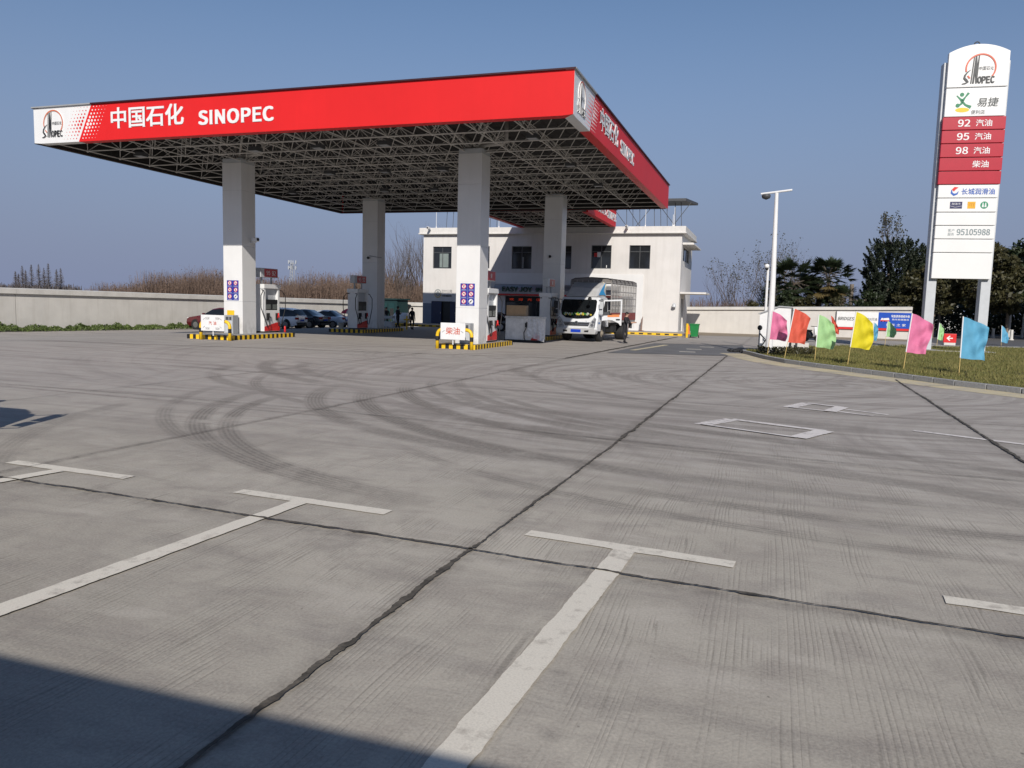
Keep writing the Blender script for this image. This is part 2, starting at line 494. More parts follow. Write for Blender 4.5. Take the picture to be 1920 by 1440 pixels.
        cs = math_(t, 'DIVIDE', math_(t, 'ADD', math_(t, 'MULTIPLY', dx, math.cos(mid_a)), math_(t, 'MULTIPLY', dy, math.sin(mid_a))), rr)
        k = math_(t, 'MULTIPLY', k, ramp(t, cs, math.cos(half), min(0.999, math.cos(half * 0.55))))
        k = math_(t, 'MULTIPLY', k, wt)
        tot = k if tot is None else math_(t, 'MAXIMUM', tot, k)
    tot = math_(t, 'MULTIPLY', tot, math_(t, 'ADD', math_(t, 'MULTIPLY', ramp(t, tread, 0.3, 0.6), 0.5), 0.5))
    tot = math_(t, 'MULTIPLY', tot, ramp(t, edge, 0.30, 0.50))
    c = mixc(t, math_(t, 'MULTIPLY', tot, 1.9, True), c, (0.082, 0.072, 0.068))
    # oil spots and light scuffs
    vo = N(t, 'ShaderNodeTexVoronoi'); vo.inputs['Scale'].default_value = 0.9; t.links.new(P, vo.inputs['Vector'])
    spot = ramp(t, math_(t, 'ADD', vo.outputs['Distance'], math_(t, 'MULTIPLY', mid, 0.12)), 0.125, 0.075)
    c = mixc(t, math_(t, 'MULTIPLY', spot, 0.45), c, (0.13, 0.12, 0.115))
    vo2 = N(t, 'ShaderNodeTexVoronoi'); vo2.inputs['Scale'].default_value = 2.3; t.links.new(P, vo2.inputs['Vector'])
    sp2 = ramp(t, math_(t, 'ADD', vo2.outputs['Distance'], math_(t, 'MULTIPLY', fine, 0.02)), 0.034, 0.022)
    c = mixc(t, math_(t, 'MULTIPLY', sp2, 0.8), c, (0.06, 0.055, 0.05))
    # broom grooves along the slabs, worn away where cars turn
    gx = math_(t, 'ADD', math_(t, 'MULTIPLY', X, 2 * PI / 0.036), math_(t, 'ADD', math_(t, 'MULTIPLY', noise(t, mapping(t, P, (5, 0.02, 1)), 2.0, 3), 22.0), math_(t, 'MULTIPLY', noise(t, mapping(t, P, (.6, .35, 1)), 1.0, 2), 30.0)))
    gr = math_(t, 'SINE', gx)
    gm = math_(t, 'MULTIPLY', ramp(t, noise(t, mapping(t, P, (1.9, 0.5, 1)), 1.5, 5, 0.62), 0.45, 0.58), ramp(t, Y, -8.0, -17.0))
    gk = math_(t, 'MULTIPLY', ramp(t, gr, 0.62, 0.98), gm)
    c = mixc(t, math_(t, 'MULTIPLY', gk, 0.60), c, (0.135, 0.122, 0.105))
    c = mixc(t, 0.34, c, mixc(t, ramp(t, fine, 0.3, 0.7), (0.18, 0.162, 0.138), (0.50, 0.455, 0.385)))
    # dirt that has settled along the slab joints
    halo = None
    for (ax, ay, bx, by, wd) in ((4.34, -26, 4.93, 8.1, .16), (-12, -19.0, 12.5, -20.6, .13), (-1.25, -22, .6, 28, .12), (9.75, -19, 10.16, -.4, .16), (-14, -13.5, 11, -15.2, .09), (-9, -8.4, 11, -9.8, .09), (-30, -4.1, -.5, 1.9, .15)):
        L = math.hypot(bx - ax, by - ay); nx, ny = -(by - ay) / L, (bx - ax) / L
        d = math_(t, 'ABSOLUTE', math_(t, 'ADD', math_(t, 'ADD', math_(t, 'MULTIPLY', X, nx), math_(t, 'MULTIPLY', Y, ny)), -(ax * nx + ay * ny)))
        k = ramp(t, d, wd, 0.0)
        halo = k if halo is None else math_(t, 'MAXIMUM', halo, k)
    hn = noise(t, P, 6, 5, 0.7)
    c = mixc(t, math_(t, 'MULTIPLY', math_(t, 'MULTIPLY', halo, ramp(t, hn, 0.35, 0.65)), 0.55), c, (0.12, 0.105, 0.092))
    t.links.new(c, b.inputs['Base Color'])
    b.inputs['Roughness'].default_value = 0.82
    b.inputs['Specular IOR Level'].default_value = 0.25
    bn = N(t, 'ShaderNodeBump'); bn.inputs['Strength'].default_value = 0.35; bn.inputs['Distance'].default_value = 0.006
    h = math_(t, 'ADD', math_(t, 'MULTIPLY', math_(t, 'MULTIPLY', gr, gm), -0.35), fine)
    t.links.new(h, bn.inputs['Height']); t.links.new(bn.outputs[0], b.inputs['Normal'])
    return m

CONC = concrete_material()
FIELD = mat('field_soil', (0.13, 0.115, 0.075), 0.95, var=0.35, scale=0.3, bump=0.4, bscale=3)
ASPH = mat('asphalt', (0.10, 0.10, 0.105), 0.85, var=0.2, scale=2.0, bump=0.3, bscale=90)
ASPH2 = mat('asphalt_patch', (0.135, 0.135, 0.14), 0.85, var=0.22, scale=0.8, bump=0.3, bscale=90)
def marking_mat(name, col, bare, wear):
    m, t, b = new_mat(name)
    P = N(t, 'ShaderNodeTexCoord').outputs['Object']
    w = noise(t, P, 9, 6, 0.7); w2 = noise(t, P, 1.1, 3, 0.6)
    k = ramp(t, math_(t, 'ADD', math_(t, 'MULTIPLY', w, 0.6), math_(t, 'MULTIPLY', w2, 0.4)), wear, wear + 0.14)
    g = noise(t, mapping(t, P, (3, 3, 3)), 30, 3)
    c = mixc(t, k, col, bare)
    c = mixc(t, math_(t, 'MULTIPLY', ramp(t, g, 0.4, 0.7), 0.25), c, tuple(x * 0.75 for x in bare))
    t.links.new(c, b.inputs['Base Color']); b.inputs['Roughness'].default_value = 0.8
    return m
MARK = marking_mat('bay_marking', (0.66, 0.615, 0.53), (0.34, 0.305, 0.26), 0.53)
MARKW = marking_mat('worn_marking', (0.66, 0.62, 0.59), (0.30, 0.27, 0.26), 0.50)
MARKY = marking_mat('yellow_marking', (0.56, 0.48, 0.29), (0.42, 0.375, 0.30), 0.44)
JOINT = mat('joint_filler', (0.085, 0.074, 0.060), 0.95, var=0.7, scale=9, bump=0.5, bscale=50)

def fall(x, y):
    """the yard drains away towards the back left corner"""
    d = (-19.6 - x) + max(0.0, y - 26) * 0.4
    d = max(0.0, min(1.0, d / 12.0)) if x < -19.6 else 0.0
    return -0.42 * d * d * (3 - 2 * d)
def terrain(name, xs, ys, dz, m):
    vs = [(x, y, fall(x, y) + dz) for y in ys for x in xs]; w = len(xs)
    q = MB(); q.add(vs, [(j * w + i, j * w + i + 1, (j + 1) * w + i + 1, (j + 1) * w + i) for j in range(len(ys) - 1) for i in range(w - 1)])
    return struct(q.build(name, m))
_fx = [-19.6 - k * 0.8 for k in range(40)][::-1]
_fy = [-60, -30, 0, 26] + [26 + 1.5 * k for k in range(1, 12)]
terrain('ground', [-900] + _fx + [900], [-900] + _fy + [900], -0.014, FIELD)
terrain('yard_pavement', [x for x in _fx if x > -42] + [60], _fy[:-1] + [41.6], 0.0, CONC)

def sheet(name, poly, z, m):
    b = MB(); b.add([(x, y, z) for x, y in poly], [list(range(len(poly)))])
    return struct(b.build(name, m))
# asphalt apron patch beside the island and the road at the right
sheet('asphalt_patch', [(0.1, 6.55), (5.75, 8.45), (5.2, 18.9), (0.55, 17.2)], 0.004, ASPH2)
sheet('side_road', [(17.6, 30.5), (60, 42), (60, 120), (16, 120), (17.3, 60)], 0.004, ASPH)

def line(a, bq, w, z=0.008, m=MARK, name='road_marking', skew=None):
    a = Vector(a); bq = Vector(bq); d = (bq - a).normalized(); n = Vector((-d.y, d.x)) * w / 2
    q = MB(); k = max(2, int((bq - a).length / 0.04)); L = []; Rr = []; j1 = j2 = 0.0
    for i in range(k + 1):
        p = a + (bq - a) * i / k
        j1 = j1 * .7 + random.gauss(0, .028); j2 = j2 * .7 + random.gauss(0, .028)
        L.append(p + n * (1 + j1)); Rr.append(p - n * (1 + j2))
    q.add([(p.x, p.y, z) for p in Rr] + [(p.x, p.y, z) for p in L], [(i, i + 1, k + 2 + i, k + 1 + i) for i in range(k)])
    return struct(q.build(name, m))
def tee(l, r, j, s):
    line(l, r, 0.155); line(j, s, 0.175, 0.012)
tee((-1.5, -19.1), (0.25, -19.17), (-0.66, -19.22), (-1.6, -24.2))
tee((1.63, -19.18), (3.35, -19.29), (2.42, -19.32), (2.13, -24.2))
tee((4.71, -19.38), (6.40, -19.54), (5.56, -19.55), (5.28, -24.4))
tee((7.78, -19.72), (9.5, -19.85), (8.7, -19.92), (8.4, -24.5))
# worn lettering boxes in the lane
def box_mark(A, B, C, D, w=0.17, ends=True):
    line(A, B, w * 1.7, m=MARKW); line(B, C, w, 0.012, m=MARKW); line(C, D, w * 1.7, 0.016, m=MARKW); line(A, D, w * 0.5, 0.020, m=MARKW)
box_mark((5.55, -12.35), (6.02, -11.45), (7.5, -12.1), (7.05, -13.05))
box_mark((7.0, -9.1), (7.4, -8.12), (8.05, -8.5), (7.75, -9.4), 0.15)
line((8.0, -8.75), (8.8, -9.3), 0.12, 0.008, MARKW); line((7.9, -9.25), (8.5, -9.65), 0.12, 0.008, MARKW)
line((8.92, -11.3), (11.6, -12.65), 0.15, 0.008, MARKW)
# yellow edge line of the asphalt and along the kerb
line((0.72, 9.3), (1.42, 15.8), 0.28, 0.008, MARKY)
for q in (((2.75, 9.85), (3.45, 9.98)), ((2.8, 12.45), (3.5, 12.6)), ((3.2, 15.2), (3.9, 15.35))): line(*q, 0.35, 0.008, MARK)

# slab joints: ragged filled cracks
def crack(a, b, w, rag=0.5, wob=0.006, seed=1, z=0.016):
    rr = random.Random(seed); a = Vector(a); b = Vector(b); L = (b - a).length; d = (b - a) / L; n = Vector((-d.y, d.x))
    k = int(L / 0.02); vs = []; off = 0.0; e1 = e2 = 0.0; slow = 1.0
    for i in range(k + 1):
        p = a + d * L * i / k
        off = off * 0.96 + rr.gauss(0, wob * 0.35); slow = max(0.45, min(1.7, slow + rr.gauss(0, 0.06) + (1 - slow) * 0.03))
        e1 = e1 * .72 + rr.gauss(0, rag * .42); e2 = e2 * .72 + rr.gauss(0, rag * .42)
        w1 = w / 2 * slow * max(.15, 1 + e1); w2 = w / 2 * slow * max(.15, 1 + e2)
        c = p + n * off
        vs += [(c.x + n.x * w1, c.y + n.y * w1, z), (c.x - n.x * w2, c.y - n.y * w2, z)]
    vs = [(x, y, zz + fall(x, y)) for x, y, zz in vs]
    q = MB(); q.add(vs, [(2 * i + 1, 2 * i + 3, 2 * i + 2, 2 * i) for i in range(k)])
    return struct(q.build('pavement_joint', JOINT))
crack((4.34, -26), (4.44, -19.95), 0.036, seed=2)
crack((4.44, -19.95), (4.58, -14.8), 0.030, seed=3); crack((4.58, -14.8), (4.93, 8.1), 0.040, 0.6, 0.007, seed=4)
crack((-12, -19.0), (-0.89, -19.7), 0.030, seed=5); crack((-0.89, -19.7), (4.41, -19.99), 0.024, seed=6); crack((4.41, -19.99), (12.5, -20.6), 0.020, 0.55, seed=7)
crack((-1.25, -22), (-0.85, -13.8), 0.012, 0.4, seed=8); crack((-0.85, -13.8), (-0.5, 2.0), 0.018, 0.4, seed=9); crack((-0.5, 2.0), (0.6, 28.2), 0.13, 0.2, 0.01, seed=10)
crack((9.75, -19), (10.16, -0.4), 0.045, seed=11)
crack((-14, -13.5), (-0.85, -13.85), 0.016, 0.3, seed=12); crack((-0.85, -13.85), (11, -15.3), 0.016, 0.3, seed=13)
crack((-9, -8.4), (1.6, -9.15), 0.014, 0.3, seed=14); crack((1.6, -9.15), (11, -9.8), 0.014, 0.3, seed=15)
crack((-30, -4.1), (-0.5, 1.9), 0.05, 0.25, seed=16); crack((0.1, 6.45), (5.7, 8.4), 0.07, 0.2, seed=17); crack((-0.5, 1.9), (9, 1.4), 0.012, 0.3, seed=18)
crack((0.56, 17.1), (5.2, 18.8), 0.09, 0.2, seed=19); crack((-6.2, -20), (-5.8, 3), 0.02, 0.3, seed=20); crack((-6.2, -2.5), (2, -3.2), 0.014, 0.3, seed=21)

# ------------------------------------------------------------------ emblem and fascia lettering
def emblem(ring, ink, F, cx, y0, h):
    """ring-and-letters emblem, base line y0, overall height h, centred on cx"""
    s = h / 690.0
    X = lambda x: cx + (x - 985) * s
    Y = lambda y: y0 + (965 - y) * s
    d0, d1 = 0.0, 0.025
    def arc(a0, a1, r0=330, r1=298, cxx=1010, cyy=610, n=30):
        for i in range(n):
            t0 = R(a0 + (a1 - a0) * i / n); t1 = R(a0 + (a1 - a0) * (i + 1) / n)
            ring.prism([(X(cxx + r0 * math.cos(t0)), Y(cyy - r0 * math.sin(t0))), (X(cxx + r0 * math.cos(t1)), Y(cyy - r0 * math.sin(t1))),
                        (X(cxx + r1 * math.cos(t1)), Y(cyy - r1 * math.sin(t1))), (X(cxx + r1 * math.cos(t0)), Y(cyy - r1 * math.sin(t0)))], F, d0, d1, 0, 1)
    arc(-38, 194); arc(212, 226, n=4)
    P = lambda pts: ink.prism([(X(x), Y(y)) for x, y in pts], F, d0 + 0.006, d1 + 0.006, 0, 1)
    P([(832, 955), (810, 955), (846, 372), (866, 352)])
    P([(850, 955), (884, 955), (898, 720), (918, 955), (948, 955), (968, 318), (948, 322), (932, 560), (912, 338), (884, 348)])
    ink.ribbon([(X(x), Y(y)) for x, y in [(800, 640), (730, 700), (684, 765), (672, 830), (720, 880), (752, 915), (700, 950), (630, 962)]],
               [6 * s, 26 * s, 40 * s, 46 * s, 52 * s, 46 * s, 30 * s, 14 * s], F, d0 + 0.006, d1 + 0.006, 0, 1)
    for k, ch in enumerate('OPEC'):
        ink.text(ch, F, X(962 + k * 92), Y(953), 150 * s, 72 * s, d0 + 0.006, d1 + 0.006, 0.055, smi=1)
    ink.text('中国石化', F, X(965), Y(660), 85 * s, 315 * s, d0 + 0.006, d0 + 0.016, 0.0, shear=0.15)

def fascia_side(root, o, r, length, H, white=True, zh=4.2, si=8.55, name='fascia_panel', lip=True, heavy=1.0):
    """one side of the canopy edge: panel with its trim, emblem, dots and letters. o = lower left corner seen from outside"""
    F = FR(o, r)
    wt, wb = (3.15, 2.45) if white else (0, 0)
    p = MB()
    th = -0.12
    if white: p.prism([(0, 0), (wb, 0), (wt, H), (0, H)], F, th, 0, 1)
    p.prism([(wb, 0), (length, 0), (length, H), (wt, H)], F, th, 0, 0)
    if lip:
        if white: p.prism([(0.38, -0.03), (wb, -0.03), (wb, 0), (0.0, 0)], F, -0.38, -0.001, 1)
        p.prism([(wb, -0.03), (length - 0.38, -0.03), (length, 0), (wb, 0)], F, -0.38, -0.001, 0)
    p.prism([(0.15, 0.02), (length - 0.15, 0.02), (length - 0.15, H), (0.15, H)], F, -0.16, -0.125, 2)
    fp = p.build(name, [RED, WHITE, DECK], root)
    if not lip: q = MB(); q.prism([(0, -.03), (length, -.03), (length, -.002), (0, -.002)], F, -.2, .012); q.build('edge_strip', DECK, fp)  # dark strip added to hide the bounce-lit red bottom edge
    t = MB(); t.prism([(-0.06, H), (wt, H), (wt, H + 0.055), (-0.06, H + 0.055)], F, -0.3, 0.07, 1) if white else None
    t.prism([(wt, H), (length + 0.06, H), (length + 0.06, H + 0.055), (wt, H + 0.055)], F, -0.3, 0.07, 0)
    t.build('top_trim', [MAROON, GREYTRIM], root)
    L = MB()
    if zh is not None:
        L.text('中国石化', F, zh, 0.42, 0.80, 3.6, 0.0, 0.022, 0.030 * heavy)
        L.build('chinese_lettering', PAINTW, fp)
        L = MB(); L.text('SINOPEC', F, si, 0.36, 0.52, 3.4, 0.0, 0.022, 0.065 * heavy, sp=1.02)
        L.build('latin_lettering', PAINTW, fp)
    if white:
        D = MB()
        for j in range(10):
            z = 0.10 + j * 0.138
            bx = wb + (wt - wb) * z / H
            f = 1 - abs(j - 4.2) / 7.0
            for k in range(5):
                rr = 0.062 * f * (1 - k * 0.17)
                D.disc(F, bx - 0.17 - k * 0.165, z, rr, rr * 1.05, 0.0, 0.006, 0, 10)
                D.disc(F, bx + 0.17 + k * 0.165, z, rr * 1.1, rr * 1.15, 0.0, 0.006, 1, 10)
        D.build('dot_pattern', [SRED, PAINTW], fp)
        rg, ik = MB(), MB()
        emblem(rg, ik, F, 1.05, 0.20, 1.13)
        e = rg.build('emblem', [mat('emblem_orange', (0.55, 0.14, 0.06), 0.4), PAINTW], fp)
        ik.build('emblem_letters', [BLACK, PAINTW], e)
    return fp

def space_frame(root, x0, x1, y0, y1, zb, zt, nx, ny, name='space_frame'):
    m = MB()
    dx = (x1 - x0) / nx; dy = (y1 - y0) / ny
    B = lambda i, j: (x0 + dx * i, y0 + dy * j, zb)
    T = lambda i, j: (x0 + dx * (i + .5), y0 + dy * (j + .5), zt)
    for j in range(ny + 1): m.tube([B(0, j), B(nx, j)], 0.028, 6, cap=False)
    for i in range(nx + 1): m.tube([B(i, 0), B(i, ny)], 0.028, 6, cap=False)
    for j in range(ny): m.tube([T(0, j), T(nx - 1, j)], 0.024, 5, cap=False)
    for i in range(nx): m.tube([T(i, 0), T(i, ny - 1)], 0.024, 5, cap=False)
    for i in range(nx):
        for j in range(ny):
            for a, b in ((0, 0), (1, 0), (0, 1), (1, 1)): m.tube([T(i, j), B(i + a, j + b)], 0.020, 5, cap=False)
            m.ball(T(i, j), 0.06, 6)
    for i in range(nx + 1):
        for j in range(ny + 1): m.ball(B(i, j), 0.065, 6)
    m.build(name, TRUSS, root, smooth=True)
    d = MB()
    k = int((x1 - x0) / 0.5); x0 -= .3; x1 += .3; y0 -= .3; y1 += .3
    for i in range(k):
        a = x0 - 0.1 + (x1 - x0 + .2) * i / k; b = x0 - 0.1 + (x1 - x0 + .2) * (i + 1) / k; w = (b - a)
        d.add([(a, y0 - .1, zt + .14), (a + w * .4, y0 - .1, zt + .14), (a + w * .55, y0 - .1, zt + .19), (a + w * .9, y0 - .1, zt + .19), (b, y0 - .1, zt + .14),
               (a, y1 + .1, zt + .14), (a + w * .4, y1 + .1, zt + .14), (a + w * .55, y1 + .1, zt + .19), (a + w * .9, y1 + .1, zt + .19), (b, y1 + .1, zt + .14)],
              [(q, q + 1, q + 6, q + 5) for q in range(4)])
    d.build('roof_deck', DECK, root)

CX0, CX1, CY0, CY1 = -23.58, 0.0, 0.0, 24.81
ZB, ZT = 8.23, 9.66
canopy = thing('station_canopy', (0, 0, 0), 'large flat red and white edged canopy on four white square columns over the pumps', 'canopy')
fascia_side(canopy, (CX0, CY0, ZB), (1, 0, 0), CX1 - CX0, ZT - ZB)
fascia_side(canopy, (CX1 + .003, CY0 + .003, ZB), (0, 1, 0), CY1 - CY0 - .003, ZT - ZB - .002, zh=4.1, si=8.3, heavy=1.3)
fascia_side(canopy, (CX1 - .13, CY1, ZB), (-1, 0, 0), CX1 - CX0 - .26, ZT - ZB - .004, white=False, zh=None, lip=False)
fascia_side(canopy, (CX0 - .003, CY1, ZB), (0, -1, 0), CY1 - CY0 - .003, ZT - ZB - .006, white=False, zh=None, lip=False)
space_frame(canopy, CX0 + 0.45, CX1 - 0.45, CY0 + 0.45, CY1 - 0.45, ZB + 0.1, ZT - 0.3, 12, 13)
COLS = [(-17.915, 6.055), (-5.84, 6.055), (-17.915, 19.355), (-5.84, 19.355)]
for cx, cy in COLS:
    m = MB(); z = 0.16
    hw, hd = 0.5375, 0.514
    for z1 in (1.72, 4.36, 6.95, ZB):
        m.box(cx - hw, cx + hw, cy - hd, cy + hd, z, z1 - 0.004); z = z1 + 0.004
    m.box(cx - hw + .012, cx + hw - .012, cy - hd + .012, cy + hd - .012, 0.16, ZB + 0.2, 1)
    c = m.build('column', [COLWHITE, LGREY], canopy, bevel=0.012)
    h = MB(); h.box(cx - .35, cx + .35, cy - .35, cy + .35, ZB - .02, ZB + .12)
    for sx in (-1, 1):
        for sy in (-1, 1): h.tube([(cx, cy, ZB + .05), (cx + sx * .95, cy + sy * .95, ZB + 1.1)], 0.05, 6)
    h.build('column_head', TRUSS, c)
for cx, cy in COLS[:2]:
    d = MB(); d.tube([(cx + .1, cy + .1, ZB - .2), (cx + .1, cy + .1, ZB + .28), (cx + .2, cy + .1, ZB + .42), (cx + 1.3, cy - .1, ZB + .42), (cx + 1.45, cy - .1, ZB + .55), (cx + 1.45, cy - .1, ZT)], 0.085, 10)
    d.build('drain_pipe', TRUSS, canopy, smooth=True)
# roof lamps under the canopy (unlit)
LX = [-21.1, -14.9, -11.8, -8.7, -2.4]
for i, x in enumerate(LX):
    for y in (3.3, 9.2, 15.1):
        m = MB(); m.box(x - .22, x + .22, y - .22, y + .22, ZB - 0.02, ZB + .14)
        l = m.build('canopy_light', DARKGREY, canopy)
        q = MB(); q.box(x - .19, x + .19, y - .19, y + .19, ZB - .03, ZB - .022); q.build('lens', GREY, l)

linkc = thing('rear_canopy', (0, 0, 0), 'lower red edged canopy joining the big canopy to the white shop building', 'canopy')
fascia_side(linkc, (-5.2, 24.95, 8.12), (0, 1, 0), 9.6, 1.24, white=False, zh=2.3, si=6.2, heavy=1.3)
fascia_side(linkc, (-13.0, 34.55, 8.12), (0, -1, 0), 9.6, 1.24, white=False, zh=None)
m = MB(); m.box(-12.9, -5.3, 34.4, 34.52, 8.12, 9.36); m.build('end_panel', DECK, linkc)
space_frame(linkc, -12.6, -5.6, 25.3, 34.3, 8.2, 9.05, 4, 5)

# ------------------------------------------------------------------ pump islands, guards, dispensers
def striped_kerb(m, x0, x1, y0, y1, z0, z1, step=0.17):
    """boundary faces cut in black and yellow blocks, top slab concrete"""
    def side(a, b, nrm):
        a = Vector(a); b = Vector(b); n = max(1, round((b - a).length / step))
        for i in range(n):
            p = a + (b - a) * i / n; q = a + (b - a) * (i + 1) / n
            m.quad((p.x, p.y, z0), (q.x, q.y, z0), (q.x, q.y, z1), (p.x, p.y, z1), i % 2)
            o = Vector(nrm) * -0.12
            m.quad((p.x, p.y, z1), (q.x, q.y, z1), (q.x + o.x, q.y + o.y, z1), (p.x + o.x, p.y + o.y, z1), i % 2)
    side((x0, y0), (x1, y0), (0, -1)); side((x1, y0), (x1, y1), (1, 0)); side((x1, y1), (x0, y1), (0, 1)); side((x0, y1), (x0, y0), (-1, 0))
    m.box(x0 + .12, x1 - .12, y0 + .12, y1 - .12, z0, z1 - 0.004, 2)

def island(x0, x1, y0, y1, label):
    m = MB(); striped_kerb(m, x0, x1, y0, y1, 0, 0.2)
    o = m.build('pump_island', [BLACK, YELLOW, GRANITE])
    return tag(o, label, 'pump island', 'raised pump islands with striped kerbs')
island(-18.7, -16.35, 3.3, 8.3, 'black and yellow kerbed island round the front left canopy column')
island(-6.75, -5.05, 4.55, 9.5, 'black and yellow kerbed island round the front right canopy column')
island(-18.65, -16.35, 15.2, 20.6, 'shaded striped island round the rear left column with one dispenser on it')
island(-6.75, -5.0, 14.1, 20.6, 'striped island beside the stake truck, mostly hidden by the wrapped cabinet')

def guard(x0, x1, y, label, zt, board, texts):
    r = thing('guard_rail', ((x0 + x1) / 2, y, 0), label, 'guard rail', group='yellow hoop guards before the islands')
    hw = (x1 - x0) / 2; rad = 0.24; rr = 0.072
    pts = [(-hw, 0, 0)] + [(-hw, 0, zt - rad)] + [(-hw + rad * (1 - math.cos(a)), 0, zt - rad + rad * math.sin(a)) for a in (.4, .8, 1.2, PI / 2)]
    pts += [(-p[0], 0, p[2]) for p in pts[::-1]]
    m = MB(); m.tube(pts, rr, 12); m.build('hoop', YELLOW, r, smooth=True)
    for s in (-1, 1):
        b = MB(); b.tube([(s * hw, 0, 0.34), (s * hw, 0, 0.53)], rr + 0.004, 12); b.build('black_band', BLACK, r)
    bx0, bx1, bz0, bz1 = board
    b = MB(); b.box(bx0, bx1, -0.14, -0.105, bz0, bz1)
    p = b.build('sign_board', PAINTW, r, bevel=0.015)
    F = FR((0, -0.141, 0), (1, 0, 0))
    t = MB()
    for body, x, z, h, mi in texts: t.text(body, F, x, z, h, None, 0, 0.004, 0.01, mi, anchor='c')
    sg = (-1, 1) if len(texts) < 3 else ()
    cxm = (bx0 + bx1) / 2
    for s in sg: t.ribbon([(cxm + s * .36, 0.78), (cxm + s * .48, 0.70)], [0.02, 0.02], F, 0, 0.004, 1)
    if len(texts) > 3:
        for s in (-1, 1):
            t.ribbon([(cxm + s * .5, 0.90 - s * .0), (cxm + s * .40, 0.97)], [0.02, 0.02], F, 0, 0.004, 1)
            t.ribbon([(cxm + s * .5, 0.55), (cxm + s * .40, 0.62)], [0.02, 0.02], F, 0, 0.004, 1)
    t.build('lettering', [mat('ink_red', (0.55, 0.06, 0.02), 0.5), mat('ink_grey', (0.25, 0.24, 0.24), 0.5)], p)
    q = MB(); q.box(cxm - .02, cxm + .02, -0.10, -0.07, 0.2, bz0 + .05); q.build('board_post', PAINTW, r)
    return r
guard(-17.66, -16.1, 3.0, 'yellow hoop guard with grade arrows board at the front left island', 0.84, (-.66, .58, 0.41, 1.12),
      [('92#', -.30, .92, .10, 1), ('95#', .24, .92, .10, 1), ('汽  油', -.03, .68, .16, 0), ('95#', -.30, .47, .10, 1), ('92#', .24, .47, .10, 1)])
guard(-6.67, -5.12, 4.3, 'yellow hoop guard with red lettered diesel board at the front right island', 0.82, (-.58, .53, 0.40, 1.10), [('柴油', -.02, .62, .30, 0)])

def control_box(x, y, label):
    r = thing('control_box', (x, y, 0.2), label, 'control box', group='grey control boxes at column feet')
    m = MB(); m.box(-.24, .24, -.2, .2, 0, .88); m.build('housing', GREY, r, bevel=0.01)
    d = MB(); d.box(-.2, .2, -.212, -.202, .05, .62); d.build('door', LGREY, r)
    p = MB(); p.box(-.16, -.01, -.215, -.202, .66, .8); p.box(.04, .15, -.215, -.202, .66, .8); p.build('button_panel', [DARKGREY], r)
control_box(-17.75, 5.2, 'open grey control box at the foot of the front left column')
control_box(-5.75, 5.3, 'grey control box behind the diesel board at the front right column')
m = MB(); m.box(-.2, .2, -.012, 0, 0, .3)
nb = m.build('warning_plate', YELLOW); nb.location = (-18.05, 5.53, 1.0); tag(nb, 'small yellow notice stuck low on the front left column', 'notice')

def safety_board(x, y, z, label):
    r = thing('safety_sign', (x, y, z), label, 'safety sign', group='blue prohibition panels on the columns')
    k = 0
    for row in range(3):
        for c in range(2):
            x0 = -.33 + c * .335; z0 = (2 - row) * .32
            m = MB(); m.box(x0, x0 + .325, -.012, 0, z0, z0 + .31)
            p = m.build('panel', BLUE, r)
            F = FR((x0 + .1625, -.0125, z0 + .185), (1, 0, 0))
            q = MB(); q.disc(F, 0, 0, .105, .105, 0, .003, 0, 18)
            if k < 5:
                for a in range(24):
                    t0, t1 = 2 * PI * a / 24, 2 * PI * (a + 1) / 24
                    q.prism([(.105 * math.cos(t0), .105 * math.sin(t0)), (.105 * math.cos(t1), .105 * math.sin(t1)), (.082 * math.cos(t1), .082 * math.sin(t1)), (.082 * math.cos(t0), .082 * math.sin(t0))], F, .003, .006, 1)
                q.ribbon([(-.065, .065), (.065, -.065)], [.02, .02], F, .003, .006, 1)
            if k in (0, 4): q.ribbon([(-.02, -.05), (.0, .03), (.03, .05)], [.03, .035, .02], F, .003, .0045, 2)
            elif k == 1: q.ribbon([(-.06, -.01), (.06, -.01)], [.025, .025], F, .003, .0045, 2)
            elif k == 2: q.ribbon([(-.04, -.04), (-.03, .03), (.03, .03), (.04, -.02)], [.02, .02, .02, .02], F, .003, .0045, 2)
            elif k == 3: q.ribbon([(0, -.06), (0, .05)], [.04, .03], F, .003, .0045, 2)
            else: q.ribbon([(-.06, -.045), (-.01, 0), (.05, .05)], [.03, .05, .02], F, .003, .0045, 2)
            q.ribbon([(-.11, -.148), (.11, -.148)], [.032, .032], F, 0, .003, 3)
            q.build('pictogram', [PAINTW, SRED, BLACK, mat('print_pale', (.35, .36, .5), .5)], p)
            k += 1
safety_board(-17.92, 5.541, 1.78, 'six blue prohibition panels on the front left column')
safety_board(-5.84, 5.541, 1.82, 'six blue prohibition panels on the front right column above the diesel board')

